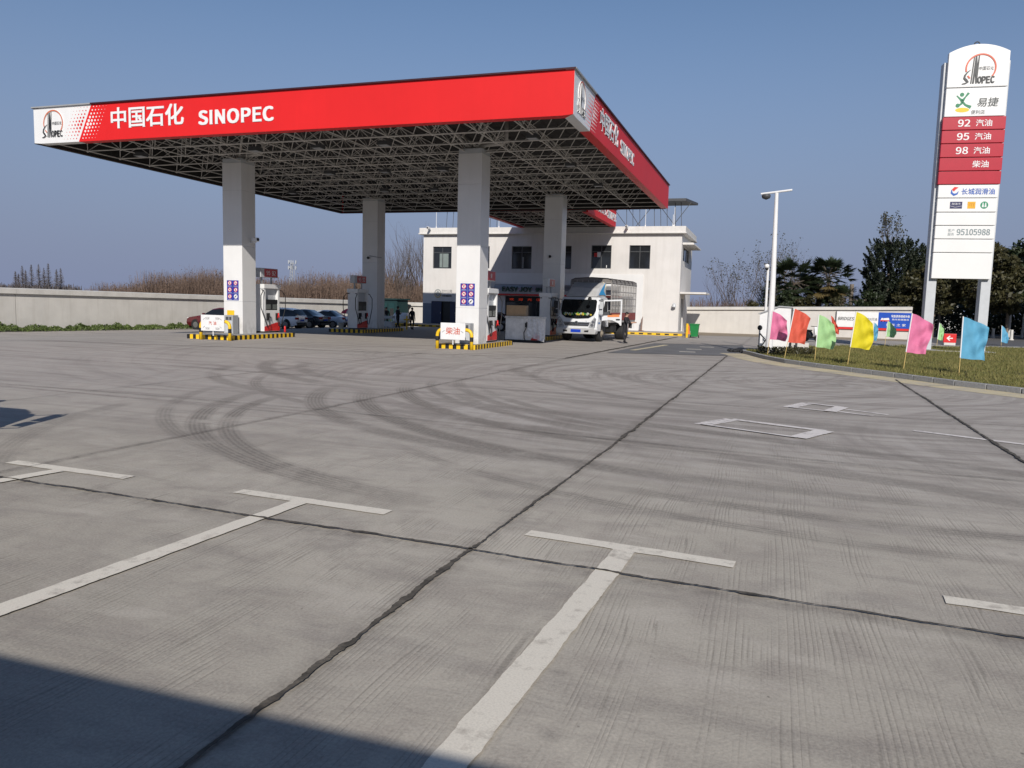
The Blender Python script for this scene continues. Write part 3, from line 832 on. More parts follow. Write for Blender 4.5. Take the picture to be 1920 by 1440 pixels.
def camera_dome(x, y, z, out, label, kind=0):
    r = thing('security_camera', (x, y, z), label, 'security camera', math.atan2(out[1], out[0]) + PI / 2, group='security cameras')
    if kind == 0:
        m = MB(); m.box(-.05, .05, -.42, 0, -.09, -.05); m.build('bracket', PAINTW, r)
        b = MB(); b.box(-.085, .085, -.62, -.18, -.03, .15); b.build('housing', PAINTW, r, bevel=.02)
        l = MB(); l.lathe([(.06, -.66), (.07, -.6)], (0, 0, .06), 12, axis='y'); l.build('lens', BLACK, r)
    elif kind == 1:
        m = MB(); m.lathe([(.07, -.05), (.07, 0)], (0, 0, 0), 14, axis='y'); m.build('bracket', PAINTW, r)
        b = MB(); b.ball((0, -.11, -.01), .085, 12); b.build('lens', BLACK, r, smooth=True)
    else:
        m = MB(); m.box(-.6, .0, -.5, .06, .12, .17, M=Matrix.Rotation(0.16, 4, 'Y')); m.build('housing', GREY, r)
        c = MB(); c.tube([(-.05 - .25 + .25 * math.cos(a), -.15, -.02 - .28 * math.sin(a)) for a in [PI * k / 10 for k in range(11)]], .03, 8); c.build('cable_loop', RUBBER, r)
        b = MB(); b.ball((-.3, -.2, -.12), .09, 10); b.build('lens', PAINTW, r, smooth=True)
camera_dome(-17.376, 6.2, 4.63, (1, -0.4), 'white box camera on the side of the front left column')
camera_dome(-17.98, 18.84, 4.66, (0, -1), 'round camera on the face of the rear left column', 1)
camera_dome(-5.95, 18.84, 4.8, (0, -1), 'round black camera on the face of the rear right column', 1)
camera_dome(-17.37, 19.3, 4.55, (0, -1), 'grey floodlight camera with looped cable on the rear left column side', 2)

def dispenser(ux, y0, label, sign_text, ln=1.3, wd=.65, group='fuel dispensers on the islands'):
    """face plane at x=ux (looking +x), runs from y0 to y0+ln; root at its foot"""
    r = thing('fuel_dispenser', (ux - wd / 2, y0 + ln / 2, 0.2), label, 'fuel dispenser', group=group)
    hx, hy = wd / 2, ln / 2
    b = MB(); b.box(-hx, hx, -hy, hy, .06, 1.12); b.box(-hx + .04, hx - .04, -hy + .04, hy - .04, 0, .06, 1)
    b.build('body', [PAINTW, BLACK], r, bevel=.02)
    s = MB(); s.box(-hx + .02, hx - .02, -hy + .02, hy - .02, 1.12, 1.66); s.build('screen_housing', BLACK, r, bevel=.015)
    for sgn in (-1, 1):
        F = FR((sgn * (hx - .018), 0, 0), (0, sgn, 0))
        q = MB()
        for c in (-.28, .28): q.prism([(c - .2, 1.17), (c + .2, 1.17), (c + .2, 1.42), (c - .2, 1.42)], F, 0, .006)
        q.build('display', [mat('lcd', (.10, .115, .11), .2)], r)
        k = MB(); k.prism([(-.5, 1.46), (.5, 1.46), (.5, 1.63), (-.5, 1.63)], F, 0, .006); k.build('display_hood', BLACK, r)
        a = MB(); F2 = FR((sgn * (hx + .001), 0, 0), (0, sgn, 0))
        a.prism([(-hy + .02, .08), (hy - .02, .08), (hy - .02, .52), (hy - .3, .50), (-hy + .02, .30)], F2, 0, .008); a.build('red_skirt', SRED, r)
    # end faces: red band too
    for sgn in (-1, 1):
        F2 = FR((0, sgn * (hy + .001), 0), (-sgn, 0, 0)); a = MB(); a.prism([(-hx + .02, .08), (hx - .02, .08), (hx - .02, .30), (-hx + .02, .30)], F2, 0, .006)
    # tall side posts and header
    for sy in (-1, 1):
        p = MB(); p.box(-hx, hx, sy * hy - (.16 if sy > 0 else 0), sy * hy + (0 if sy > 0 else .16), 1.12, 2.3); p.build('side_post', PAINTW, r, bevel=.02)
    p = MB(); p.box(-hx + .14, hx - .14, -hy + .16, hy - .16, 1.66, 2.2); p.build('back_panel', LGREY, r)
    h = MB(); h.box(-hx - .04, hx + .04, -hy - .03, hy + .03, 2.2, 2.42); hd = h.build('header', PAINTW, r, bevel=.02)
    # nozzles and hoses
    for sx in (-1, 1):
        for sy in (-1, 1):
            yb = sy * .38
            n = MB(); n.box(sx * hx - .06, sx * hx + .06, yb - .09, yb + .09, .62, .98); n.build('nozzle_holster', BLACK, r, bevel=.02)
            nz = MB(); nz.tube([(sx * (hx + .05), yb, .70), (sx * (hx + .12), yb, .86), (sx * (hx + .10), yb + .02, .98)], [.025, .04, .035], 8); nz.tube([(sx * (hx + .12), yb, .86), (sx * (hx + .17), yb + .02, .74)], .02, 6)
            nz.build('nozzle', RUBBER if sy < 0 else SRED, r, smooth=True)
            ye = sy * (hy + .06)
            ho = MB(); ho.tube([(sx * hx * .6, sy * hy, 2.14), (sx * (hx + .05), sy * (hy + .1), 2.12), (sx * (hx + .09), sy * (hy + .36), 1.85), (sx * (hx + .09), sy * (hy + .36), 1.25), (sx * (hx + .12), sy * (hy + .06), .62), (sx * (hx + .13), sy * (hy - .1), .28), (sx * (hx + .13), yb, .34), (sx * (hx + .09), yb, .70)], .022, 8)
            ho.build('hose', RUBBER, r, smooth=True)
    # overhead grade sign
    for sy in (-1, 1):
        t = MB(); t.box(-.04, .04, sy * .4 - .03, sy * .4 + .03, 2.42, 2.8); t.build('sign_post', GREY, r)
    sb = MB(); sb.box(-.16, .16, -hy - .02, hy + .1, 2.76, 3.22)
    so = sb.build('sign_box', LGREY, r, bevel=.02)
    for sgn in (-1, 1):
        F = FR((sgn * .161, .04, 2.76), (0, sgn, 0)); f = MB(); f.prism([(-.42, .03), (.66, .03), (.66, .43), (-.42, .43)], F, 0, .006); ff = f.build('sign_face', DRED, so)
        F3 = FR((sgn * .168, .04, 2.76), (0, sgn, 0)); t = MB(); t.text(sign_text, F3, .12, .12, .22, .75 if len(sign_text) > 2 else None, 0, .003, .01, anchor='c'); t.build('lettering', PAINTW, ff)
    F = FR((0, -hy - .021, 2.76), (1, 0, 0)); pass
    return r
dispenser(-17.42, 7.25, 'dispenser with dark screen and red 95 92 box right of the front left column', '95  92')
dispenser(-5.42, 6.95, 'dispenser half hidden behind the front right column, coiled black hoses', '柴')
dispenser(-16.95, 15.6, 'shaded white dispenser with looped hoses before the rear left column', '95  92')
dispenser(-5.1, 16.2, 'tall white dispenser in shade between wrapped cabinet and stake truck', '柴')

# idle dispenser wrapped in film, with a carton on top
r = thing('idle_dispenser', (-5.5, 12.9, 0), 'grimy white pump cabinet with film draped over its right end, carton on top', 'fuel dispenser')
m = MB(); m.box(-.98, .98, -.5, .5, 0.0, .12, 1); m.box(-.95, .95, -.45, .45, .12, 1.22); m.build('body', [mat('grimy_white', (.80, .79, .77), .6, var=.18, scale=4, streak=.6), BLACK], r, bevel=.015)
m = MB(); m.box(-.98, .98, -.48, .48, 1.22, 1.33); m.build('top_cover', mat('grimy_lid', (.66, .65, .62), .7, var=.3, scale=5), r)
m = MB(); m.tube([(.2, -.47, 1.05), (.22, -.50, .8), (.08, -.52, .5), (.1, -.5, .2), (.16, -.5, .12)], .022, 8); m.box(.12, .2, -.5, -.455, .78, 1.0); m.build('hose', RUBBER, r)
m = MB(); m.prism([(.42, .13), (.92, .13), (.92, .34), (.68, .48)], FR((0, -.452, 0), (1, 0, 0)), 0, .008); m.build('red_corner', SRED, r)
mf, tf, bf = new_mat('clear_film'); bf.inputs['Base Color'].default_value = (.85, .86, .88, 1); bf.inputs['Roughness'].default_value = .25; bf.inputs['Alpha'].default_value = .45
tcf = N(tf, 'ShaderNodeTexCoord').outputs['Object']; tf.links.new(math_(tf, 'ADD', math_(tf, 'MULTIPLY', noise(tf, tcf, 7, 4), .9), .15), bf.inputs['Alpha'])
vs = []; n1, n2 = 16, 18
for i in range(n1 + 1):
    for j in range(n2 + 1):
        t = j / n2; x = .25 + .75 * i / n1 + t * .28 * (i / n1)
        vs.append((x + .03 * math.sin(i * 1.9 + t * 5), -.47 - .30 * t * t * (0.4 + .6 * i / n1) - .05 * math.sin(i * 1.3) * t, 1.345 - t * (1.0 + .30 * i / n1)))
m = MB(); m.add(vs, [(i * (n2 + 1) + j, (i + 1) * (n2 + 1) + j, (i + 1) * (n2 + 1) + j + 1, i * (n2 + 1) + j + 1) for i in range(n1) for j in range(n2)])
o = m.build('plastic_film', mf, smooth=True); o.location = (-5.5, 12.9, 0); tag(o, 'crumpled clear plastic film hanging off the wrapped pump cabinet', 'plastic sheet')
r = thing('cardboard_box', (-5.95, 12.85, 1.335), 'brown carton lying on top of the wrapped pump cabinet', 'cardboard box', 0.12)
m = MB(); m.box(-.52, .52, -.3, .3, 0, .55); m.build('carton', CARD, r, bevel=.008)
m = MB(); m.box(-.52, .52, -.035, .035, .551, .554); m.box(.521, .523, -.035, .035, .2, .55); m.build('tape', mat('packing_tape', (.38, .28, .17), .35), r)
b = MB(); b.lathe([(.14, 0), (.17, .36), (.175, .38)], (0, 0, 0), 16); o = b.build('bucket', mat('bucket_grey', (.34, .33, .30), .6, var=.25)); o.location = (-17.9, 15.35, .2); tag(o, 'dirty grey bucket at the end of the shaded left island', 'bucket')
r = thing('fire_extinguisher', (-17.25, 8.75, 0.2), 'small red extinguisher standing beyond the first dispenser', 'fire extinguisher')
r.scale = (.75, .75, .75)
m = MB(); m.lathe([(.06, 0), (.065, .02), (.065, .34), (.04, .40), (.02, .43)], (0, 0, 0), 14); m.build('cylinder', SRED, r, smooth=True)
m = MB(); m.box(-.02, .07, -.015, .015, .43, .47); m.tube([(0.02, 0, .45), (.10, 0, .36), (.09, 0, .15)], .012, 6); m.build('valve', BLACK, r)

# ------------------------------------------------------------------ building
def wall_holes(m, x0, x1, z0, z1, holes, F, depth=0.14, mi=0):
    """flat wall in frame F with rectangular openings and their reveals"""
    xs = sorted({x0, x1, *[h[0] for h in holes], *[h[1] for h in holes]}); zs = sorted({z0, z1, *[h[2] for h in holes], *[h[3] for h in holes]})
    O, Rv, U, Ov = F
    P = lambda x, z, d=0: tuple(O + Rv * x + U * z + Ov * d)
    for a, b in zip(xs, xs[1:]):
        for c, d in zip(zs, zs[1:]):
            if any(h[0] <= a and b <= h[1] and h[2] <= c and d <= h[3] for h in holes): continue
            m.quad(P(a, c), P(b, c), P(b, d), P(a, d), mi)
    for (a, b, c, d) in holes:
        m.quad(P(a, c), P(a, c, -depth), P(a, d, -depth), P(a, d), mi); m.quad(P(b, c, -depth), P(b, c), P(b, d), P(b, d, -depth), mi)
        m.quad(P(a, d), P(a, d, -depth), P(b, d, -depth), P(b, d), mi); m.quad(P(a, c, -depth), P(a, c), P(b, c), P(b, c, -depth), mi)

def window(root, F, a, b, c, d, mull=1, depth=0.1, trans=.72):
    O, Rv, U, Ov = F
    f = MB(); w = .055
    f.prism([(a, c), (b, c), (b, c + w), (a, c + w)], F, -depth - .05, -depth); f.prism([(a, d - w), (b, d - w), (b, d), (a, d)], F, -depth - .05, -depth)
    f.prism([(a, c + w), (a + w, c + w), (a + w, d - w), (a, d - w)], F, -depth - .05, -depth); f.prism([(b - w, c + w), (b, c + w), (b, d - w), (b - w, d - w)], F, -depth - .05, -depth)
    zt = c + (d - c) * trans
    if trans < 1: f.prism([(a + w, zt), (b - w, zt), (b - w, zt + w), (a + w, zt + w)], F, -depth - .05, -depth)
    for k in range(mull):
        x = a + (b - a) * (k + 1) / (mull + 1); f.prism([(x - w / 2, c + w), (x + w / 2, c + w), (x + w / 2, zt), (x - w / 2, zt)], F, -depth - .05, -depth)
        if trans < 1: f.prism([(x - w / 2, zt + w), (x + w / 2, zt + w), (x + w / 2, d - w), (x - w / 2, d - w)], F, -depth - .05, -depth)
    fr = f.build('window', FRAME, root)
    g = MB(); g.prism([(a + w * .5, c + w * .5), (b - w * .5, c + w * .5), (b - w * .5, d - w * .5), (a + w * .5, d - w * .5)], F, -depth - .04, -depth - .03)
    g.build('pane', GLASS, fr)
    return fr

BX0, BX1, BY0, BY1 = -21.7, -0.15, 34.98, 43.2
bld = thing('shop_building', (0, 0, 0), 'two storey pale rendered shop building behind the canopy with red awning', 'building')
WINS = [(-20.82, -19.12, 4.8, 6.62), (-17.4, -15.72, 4.85, 6.66), (-13.78, -12.09, 4.83, 6.66), (-10.45, -8.77, 4.86, 6.7), (-7.16, -5.55, 4.92, 6.74), (-4.14, -2.51, 4.93, 6.74)]
DOOR = (-20.89, -18.98, 0.15, 2.05); STORE = (-14.25, -4.2, 0.2, 2.62)
Ff = FR((0, BY0, 0), (1, 0, 0))
m = MB()
wall_holes(m, BX0, BX1, 0, 7.62, WINS + [DOOR, STORE], Ff)
SIDEW = (1.2, 6.2, 5.65, 6.72); SIDED = (1.0, 3.0, 0.15, 2.7)
Fs = FR((BX1, BY0, 0), (0, 1, 0))
wall_holes(m, 0, BY1 - BY0, 0, 7.62, [SIDEW, SIDED], Fs)
m.quad((BX0, BY0, 0), (BX0, BY0, 7.62), (BX0, BY1, 7.62), (BX0, BY1, 0)); m.quad((BX1, BY1, 0), (BX0, BY1, 0), (BX0, BY1, 7.62), (BX1, BY1, 7.62))
m.build('wall', STUCCO, bld)
m = MB(); m.box(BX0 - .34, BX1 + .34, BY0 - .34, BY1 + .34, 7.62, 7.72); m.box(BX0 - .28, BX1 + .28, BY0 - .28, BY1 + .28, 7.72, 8.16); m.build('cornice', CORNICE, bld, bevel=.015)
for i, w in enumerate(WINS): window(bld, Ff, *w, mull=1 if i else 1)
window(bld, Fs, *SIDEW, mull=2, trans=1.0)
# grey sheet painted in as a reflection on the first pane, and paper in another
m = MB(); m.box(-20.25, -19.45, BY0 + .125, BY0 + .128, 4.9, 6.05); m.build('pane_reflection', mat('reflection_grey', (.20, .24, .23), .5), bld)
m = MB(); m.box(-6.95, -6.7, BY0 + .122, BY0 + .126, 5.85, 6.15, 0); m.box(-6.7, -6.42, BY0 + .122, BY0 + .126, 5.82, 6.22, 1); m.box(-5.95, -5.9, BY0 + .122, BY0 + .126, 5.0, 5.2, 1); m.build('window_papers', [SRED, PAINTW], bld)
m = MB(); m.box(-12.9, -12.8, BY0 + .122, BY0 + .126, 4.9, 5.8); m.build('curtain', mat('curtain_pale', (.35, .35, .34), .8), bld)
m = MB(); m.box(BX0 - .004, -18.985 - 1.91, BY0 - .006, BY0, .0, 1.86); m.box(-18.97, -15.1, BY0 - .006, BY0, 0, 1.86); m.build('painted_dado', WAINS, bld)
m = MB(); m.box(-20.89, -18.98, BY0 + .13, BY0 + .15, .15, 2.05); m.build('doorway', BLACK, bld)  # black sheet painting the unlit room behind the open door
for a, b, an in ((-20.88, -19.95, 0), (-19.15, -18.62, 0)):
    m = MB(); m.box(a, b, BY0 - .05, BY0 - .01, .16, 2.03)
    for k in range(8): m.box(a + .1, b - .1, BY0 - .056, BY0 - .05, .3 + k * .21, .33 + k * .21)
    d = m.build('door', NAVY, bld); h = MB(); h.box(b - .08, b - .05, BY0 - .09, BY0 - .056, 1.0, 1.15); h.build('handle', STEEL, d)
# wall crest and lettering on the left bay
rg = MB()
Fl = FR((0, BY0 - .001, 0), (1, 0, 0))
for k in range(36):
    t0, t1 = 2 * PI * k / 36, 2 * PI * (k + 1) / 36
    f = lambda t, q: (-20.31 + q * .31 * math.cos(t), 2.70 + q * .36 * math.sin(t))
    rg.prism([f(t0, 1), f(t1, 1), f(t1, .82), f(t0, .82)], Fl, 0, .03, 1 if PI < (t0 % (2 * PI)) < 2 * PI else 0)
for s in (-1, 1):
    rg.ribbon([(-20.31, 2.48), (-20.31 + s * .12, 2.58), (-20.31 + s * .17, 2.8)], [.06, .08, .05], Fl, 0, .03, 0)
rg.prism([(-20.43, 2.82), (-20.31, 2.94), (-20.19, 2.82), (-20.31, 2.62)], Fl, 0, .025, 0)
rg.build('wall_crest', [mat('crest_grey', (.26, .28, .28), .4), mat('crest_gold', (.55, .38, .08), .4)], bld)
m = MB(); m.text('农村公路', Fl, -19.98, 2.80, .24, .98, 0, .02, 0.0, 0); m.text('交通运输服务站', Fl, -19.94, 2.44, .15, .88, 0, .02, .012, 1); m.build('wall_lettering', [mat('letters_steel', (.40, .40, .40), .35, metal=.4), mat('letters_dark', (.08, .08, .08), .4)], bld)
# white cladding band round the shop front
m = MB(); m.box(-15.1, -2.95, BY0 - .055, BY0 - .007, 3.5, 4.5); m.box(-15.1, -14.25, BY0 - .055, BY0 - .007, 0.15, 3.5); m.box(-4.2, -2.95, BY0 - .055, BY0 - .007, 0.15, 3.5); m.box(-14.25, -4.2, BY0 - .055, BY0 - .007, 2.62, 3.5)
m.build('white_cladding', WHITE, bld)
# barrel awning
prof = [(0, 3.60), (-.30, 3.57), (-.52, 3.47), (-.66, 3.30), (-.72, 3.08), (-.72, 2.80), (0, 2.80)]
m = MB(); m.add([(x, BY0 - .056 + y, z) for x in (-15.0, -4.7) for y, z in prof], [(i, i + 1, 7 + i + 1, 7 + i) for i in range(6)] + [tuple(range(7))[::-1], tuple(range(7, 14))])
aw = m.build('awning', mat('awning_silver', (.30, .31, .33), .3, metal=.5, var=.06), bld)
m = MB(); m.box(-15.12, -4.6, BY0 - .80, BY0 - .056, 2.66, 2.795); m.build('red_edge', SRED, aw)
m = MB(); Fa = FR((0, BY0 - .785, 0), (1, 0, 0)); m.text('EASY JOY', Fa, -14.25, 2.98, .38, 2.5, 0, .05, .07); m.text('便利店', Fa, -11.45, 2.98, .36, 1.3, 0, .05, .012, 0); m.build('lettering', mat('letter_green', (.006, .05, .03), .4), aw)
# storefront glass, LED line
m = MB(); m.box(-14.25, -4.2, BY0 + .12, BY0 + .135, .2, 2.62); sf = m.build('shop_window', GLASS, bld)
m = MB()
for x in (-14.22, -12.2, -10.6, -9.4, -8.0, -6.1, -4.24): m.box(x - .03, x + .03, BY0 + .07, BY0 + .119, .2, 2.62)
m.build('shop_frame', FRAME, sf)
m = MB(); m.box(-14.15, -7.2, BY0 + .05, BY0 + .068, 2.12, 2.6); led = m.build('led_board', BLACK, sf)
m = MB(); Fd = FR((0, BY0 + .049, 0), (1, 0, 0)); m.text('欢迎光临 油', Fd, -13.9, 2.26, .2, 3.9, 0, .004, 0.0, sp=1.6); m.build('led_letters', LED, led)
# side awnings and wall lamp
m = MB(); m.box(BX1, BX1 + .85, BY0 + .6, BY0 + 6.8, 6.84, 6.96); m.box(BX1, BX1 + .8, BY0 + .66, BY0 + 6.74, 6.96, 7.0); m.build('window_canopy', CORNICE, bld, bevel=.01)
m = MB(); m.box(BX1, BX1 + 1.95, BY0 + .3, BY0 + 3.9, 3.08, 3.22); m.build('door_canopy', CORNICE, bld, bevel=.01)
m = MB(); m.box(BX1 - .12, BX1 - .08, BY0 + 1.02, BY0 + 2.98, .16, 2.68); sd = m.build('side_door', mat('side_door_grey', (.30, .31, .32), .5), bld)
m = MB(); m.tube([(-.5, BY0 - .02, 2.1), (-.5, BY0 - .2, 2.25)], .03, 8); m.lathe([(.03, .16), (.12, .06), (.17, -.12), (.16, -.16)], (-.5, BY0 - .24, 2.2), 12); m.build('wall_lamp', LGREY, bld)
# roof rack of plate on spindly posts, rods
rk = thing('roof_rack', (0, 0, 8.16), 'flat plate on spindly dark posts standing on the shop roof', 'roof frame')
m = MB(); m.add([(x, y, z) for z in (2.05, 2.24) for x, y in ((-20.8, 36.0), (-.1, 36.0), (.55, 38.9), (-20.2, 38.9))], [(0, 3, 2, 1), (4, 5, 6, 7), (0, 1, 5, 4), (1, 2, 6, 5), (2, 3, 7, 6), (3, 0, 4, 7)]); m.build('roof_plate', DARKGREY, rk)
for x in [-20.2, -19.6, -18.9, -16.2, -15.6, -9.6, -9.0, -4.6, -4.1, -3.55, -2.4, -1.9, -1.4, -.75, -.3]:
    m = MB(); m.tube([(x - .1, 36.5, 0), (x - .3, 37.2, 2.06)], .022, 6); m.build('post', DARKGREY, rk)
for x0, x1 in ((-4.6, -6.2), (-4.1, -2.6), (-3.6, -5.0), (-.8, -2.4), (-1.2, .2)):
    m = MB(); m.tube([(x0, 36.6, .05 if x1 > -99 else 0), (x1, 37.0, 2.06)], .025, 6); m.build('brace', DARKGREY, rk)
for x, h, w in ((-20.6, 1.5, 0), (-15.0, 1.3, 0), (-3.0, 1.35, 0), (-.9, .9, 0), (-.8, 1.45, 0), (-10.9, 1.2, 0)):
    m = MB(); m.tube([(x, BY0 + .1, 8.16), (x, BY0 + .1, 8.16 + h)], .022, 6); m.tube([(x, BY0 + .1, 8.16), (x, BY0 + .1, 8.3)], .05, 6)
    m.build('lightning_rod', PAINTW, bld)
for x, lab in ((-20.95, 'small camera hung under the roof edge at the left end of the shop'), (-4.3, 'small camera on the roof edge of the shop right of the rear canopy')):
    camera_dome(x, BY0 - .29, 8.05, (0, -1), lab, 0)
# raised apron in front of the shop with dotted kerb
m = MB(); m.box(-22.3, .7, 30.2, 34.98, 0, .146, 2)
n = 75
for i in range(n):
    a = -22.3 + 23.0 * i / n; b = a + 23.0 / n
    m.quad((a, 30.197, 0.035 if i % 2 else 0.0), (b, 30.197, 0.035 if i % 2 else 0.0), (b, 30.197, .135 if i % 2 else .17), (a, 30.197, .135 if i % 2 else .17), 0 if i % 2 else 1)
    if i % 2: m.quad((a, 30.198, 0), (b, 30.198, 0), (b, 30.198, .17), (a, 30.198, .17), 1)
m.box(-22.3, .7, 30.2, 30.4, .147, .17, 1)
struct(m.build('shop_apron', [BLACK, YELLOW, CONC]))

# ------------------------------------------------------------------ boundary walls
def bwall(a, b, z0, z1, th, m, label, cap=.28, name='boundary_wall', joints=(), dz=0.0):
    a = Vector(a); b = Vector(b); d = (b - a); L = d.length; d /= L; n = Vector((-d.y, d.x))
    r = thing(name, (a.x, a.y, dz), label, 'wall', math.atan2(d.y, d.x))
    k = MB(); xs = [0] + list(joints) + [L]
    for i, (p, q) in enumerate(zip(xs, xs[1:])):
        p2 = p + (.03 if i else 0); zz = lambda x: z0 + (z1 - z0) * x / L - cap
        k.add([(p2, -th / 2, 0), (q, -th / 2, 0), (q, th / 2, 0), (p2, th / 2, 0), (p2, -th / 2, zz(p2)), (q, -th / 2, zz(q)), (q, th / 2, zz(q)), (p2, th / 2, zz(p2))],
              [(0, 3, 2, 1), (4, 5, 6, 7), (0, 1, 5, 4), (1, 2, 6, 5), (2, 3, 7, 6), (3, 0, 4, 7)])
    k.build('wall_face', m, r)
    c = MB(); o = th / 2 + .15
    for i, (p, q) in enumerate(zip(xs, xs[1:])):
        p2 = p + (.012 if i else 0); za = z0 + (z1 - z0) * p2 / L; zb = z0 + (z1 - z0) * q / L
        c.add([(p2, -o, za - cap), (q, -o, zb - cap), (q, o, zb - cap), (p2, o, za - cap), (p2, -o, za - .05), (q, -o, zb - .05), (q, o, zb - .05), (p2, o, za - .05), (p2, 0, za), (q, 0, zb)],
              [(0, 3, 2, 1), (4, 5, 9, 8), (8, 9, 6, 7), (0, 1, 5, 4), (1, 2, 6, 9, 5), (2, 3, 7, 6), (3, 0, 4, 8, 7)])
    c.build('coping', CAPM, r)
    return r
bwall((-39.95, -8.7), (-29.2, 41.9), 2.69, 2.34, .28, WALLM, 'long plain rendered wall along the left edge behind the parked cars', cap=.34, joints=(18.0, 36.0), dz=-.42)
bwall((-29.2, 41.9), (-21.7, 41.9), 2.32, 2.30, .28, WALLM2, 'short pale wall between the green cabin and the left side of the shop', cap=.34, dz=-.42)
bwall((-.15, 41.4), (16.95, 41.4), 2.12, 2.55, .24, WALLM2, 'pale rendered wall running right from the shop carrying the advert boards', cap=.25)

bb = thing('advert_board', (11.56, 41.2, 0), 'white and blue advert panels fixed on the right hand wall', 'advert board')
F = FR((0, 0, 0), (1, 0, 0))
m = MB(); m.prism([(0, .84), (3.03, .84), (3.03, 2.05), (0, 2.05)], F, 0, .04); p = m.build('white_panel', PAINTW, bb)
m = MB(); m.text('BRIDGESTONE', F, .1, 1.36, .26, 1.9, .041, .046, .03, shear=.2); m.text('普利司通', F, 2.2, 1.38, .22, .75, .041, .046, .0); m.build('lettering', BLACK, p)
m = MB(); m.prism([(3.03, .84), (5.35, .84), (5.35, 2.05), (3.03, 2.05)], F, 0, .045); p = m.build('blue_panel', mat('advert_blue', (.01, .07, .42), .35), bb)
m = MB(); m.text('轮胎更换维修补胎', F, 3.95, 1.68, .2, 1.3, .046, .05, .02); m.text('拖车救援服务', F, 4.0, 1.46, .13, 1.2, .046, .05, .012); m.text('货车之家', F, 3.6, 1.0, .2, 1.4, .046, .05, .012, sp=1.2)
m.build('lettering', PAINTW, p)
m = MB(); m.prism([(3.18, 1.36), (3.82, 1.36), (3.82, 1.46), (3.18, 1.46)], F, .046, .05, 1); m.prism([(3.2, 1.46), (3.36, 1.46), (3.36, 1.62), (3.26, 1.62)], F, .046, .05, 0); m.prism([(3.38, 1.46), (3.82, 1.46), (3.78, 1.64), (3.38, 1.60)], F, .046, .05, 0)
for x in (3.27, 3.5, 3.72): m.disc(F, x, 1.36, .05, .05, .05, .053, 2)
m.build('truck_picture', [PAINTW, SRED, BLACK], p)
m = MB(); m.prism([(-.04, .66), (5.35, .66), (5.35, .82), (-.04, .82)], F, 0, .04); m.build('red_band', SRED, bb)
m = MB(); m.prism([(-.05, .66), (-.005, .66), (-.005, 2.08), (-.05, 2.08)], F, 0, .05); m.build('edge_strip', DARKGREY, bb)

# ------------------------------------------------------------------ price pylon
py = thing('price_sign', (14.28, 19.14, 0), 'tall white and dark red fuel price pylon on two grey legs in the grass', 'sign', math.atan2(.1, .995))
for x0, x1 in ((-.22, .24), (2.30, 2.76)):
    m = MB(); m.box(x0, x1, -.02, .48, .05, 14.47); m.build('leg', LGREY, py, bevel=.02)
    b = MB(); b.box(x0 - .35, x1 + .35, -.45, .9, -.05, .16); b.build('footing', GRANITE, py)
Z = [13.17, 11.77, 11.12, 10.47, 9.79, 9.13, 8.47, 7.81, 7.11, 6.45, 5.78, 5.10, 3.78]
Fp = FR((0, -.24, 0), (1, 0, 0))
PX0, PX1 = -.09, 2.64
arcp = [(PX0, 13.20), (PX1, 13.20), (PX1, 14.86)] + [(PX1 + (PX0 - PX1) * k / 16, 14.86 + .38 * (1 - (2 * k / 16 - 1) ** 2)) for k in range(1, 16)] + [(PX0, 14.86)]
PAN = mat('pylon_white', (.75, .748, .735), .35, var=.04, scale=.7)
m = MB(); m.prism(arcp, Fp, -.22, .0); hd = m.build('head_panel', PAN, py, bevel=.02)
m = MB(); m.tube([(1.16 + .12 * math.cos(a), -.13, 15.24 + .13 * math.sin(a)) for a in [PI * k / 8 for k in range(9)]], .03, 8); m.build('lifting_eye', DARKGREY, hd)
m = MB(); m.box(PX0 + .1, PX1 - .1, -.18, -.03, 3.85, 14.2); m.build('core', GREYTRIM, py)
rg, ik = MB(), MB(); emblem(rg, ik, Fp, 1.33, 13.34, 1.45)
e = rg.build('emblem', mat('emblem_red', (.60, .10, .045), .4), hd); ik.build('emblem_letters', mat('emblem_ink', (.035, .038, .04), .4), e)
rows = list(zip(Z[:-1], Z[1:]))
def fp(z0, z1, red, name):
    m = MB(); e = .055 if red else 0
    m.prism([(PX0 - e, z1 + .02), (PX1 + e, z1 + .02), (PX1 + e, z0 - .015), (PX0 - e, z0 - .015)], Fp, -.2, .03 if red else 0.0)
    return m.build(name, DRED if red else PAN, py, bevel=.02)
rp = []
for i, (a, b) in enumerate(rows): rp.append(fp(a, b, 1 <= i <= 5, 'price_panel' if 1 <= i <= 5 else 'info_panel'))
INK2 = mat('ink_dark', (.07, .08, .08), .5); INKG = mat('ink_slate', (.22, .27, .28), .5); INKB = mat('ink_blue', (.02, .10, .42), .4)
# running figure logo + name
m = MB(); zc = 12.42
m.disc(Fp, .74, zc + .42, .10, .10, 0, .006, 0)
m.ribbon([(.50, zc + .38), (.66, zc + .22), (.76, zc + .12)], [.05, .09, .14], Fp, 0, .006, 0)
m.ribbon([(1.04, zc + .50), (.90, zc + .30), (.78, zc + .12)], [.12, .07, .14], Fp, 0, .006, 0)
m.ribbon([(.78, zc + .16), (.74, zc - .02), (.62, zc - .10)], [.14, .10, .10], Fp, 0, .006, 0); m.disc(Fp, .58, zc - .10, .1, .1, 0, .0062, 0)
m.ribbon([(.78, zc + .08), (.92, zc - .08), (1.18, zc - .2)], [.10, .10, .16], Fp, 0, .006, 0); m.disc(Fp, .80, zc - .32, .32, .115, 0, .004, 1, 22)
m.v = [(x - .1, y, z) for x, y, z in m.v]; m.build('green_figure_logo', [mat('logo_green', (.02, .20, .09), .4), mat('logo_yellow', (.75, .52, .02), .4)], rp[0])
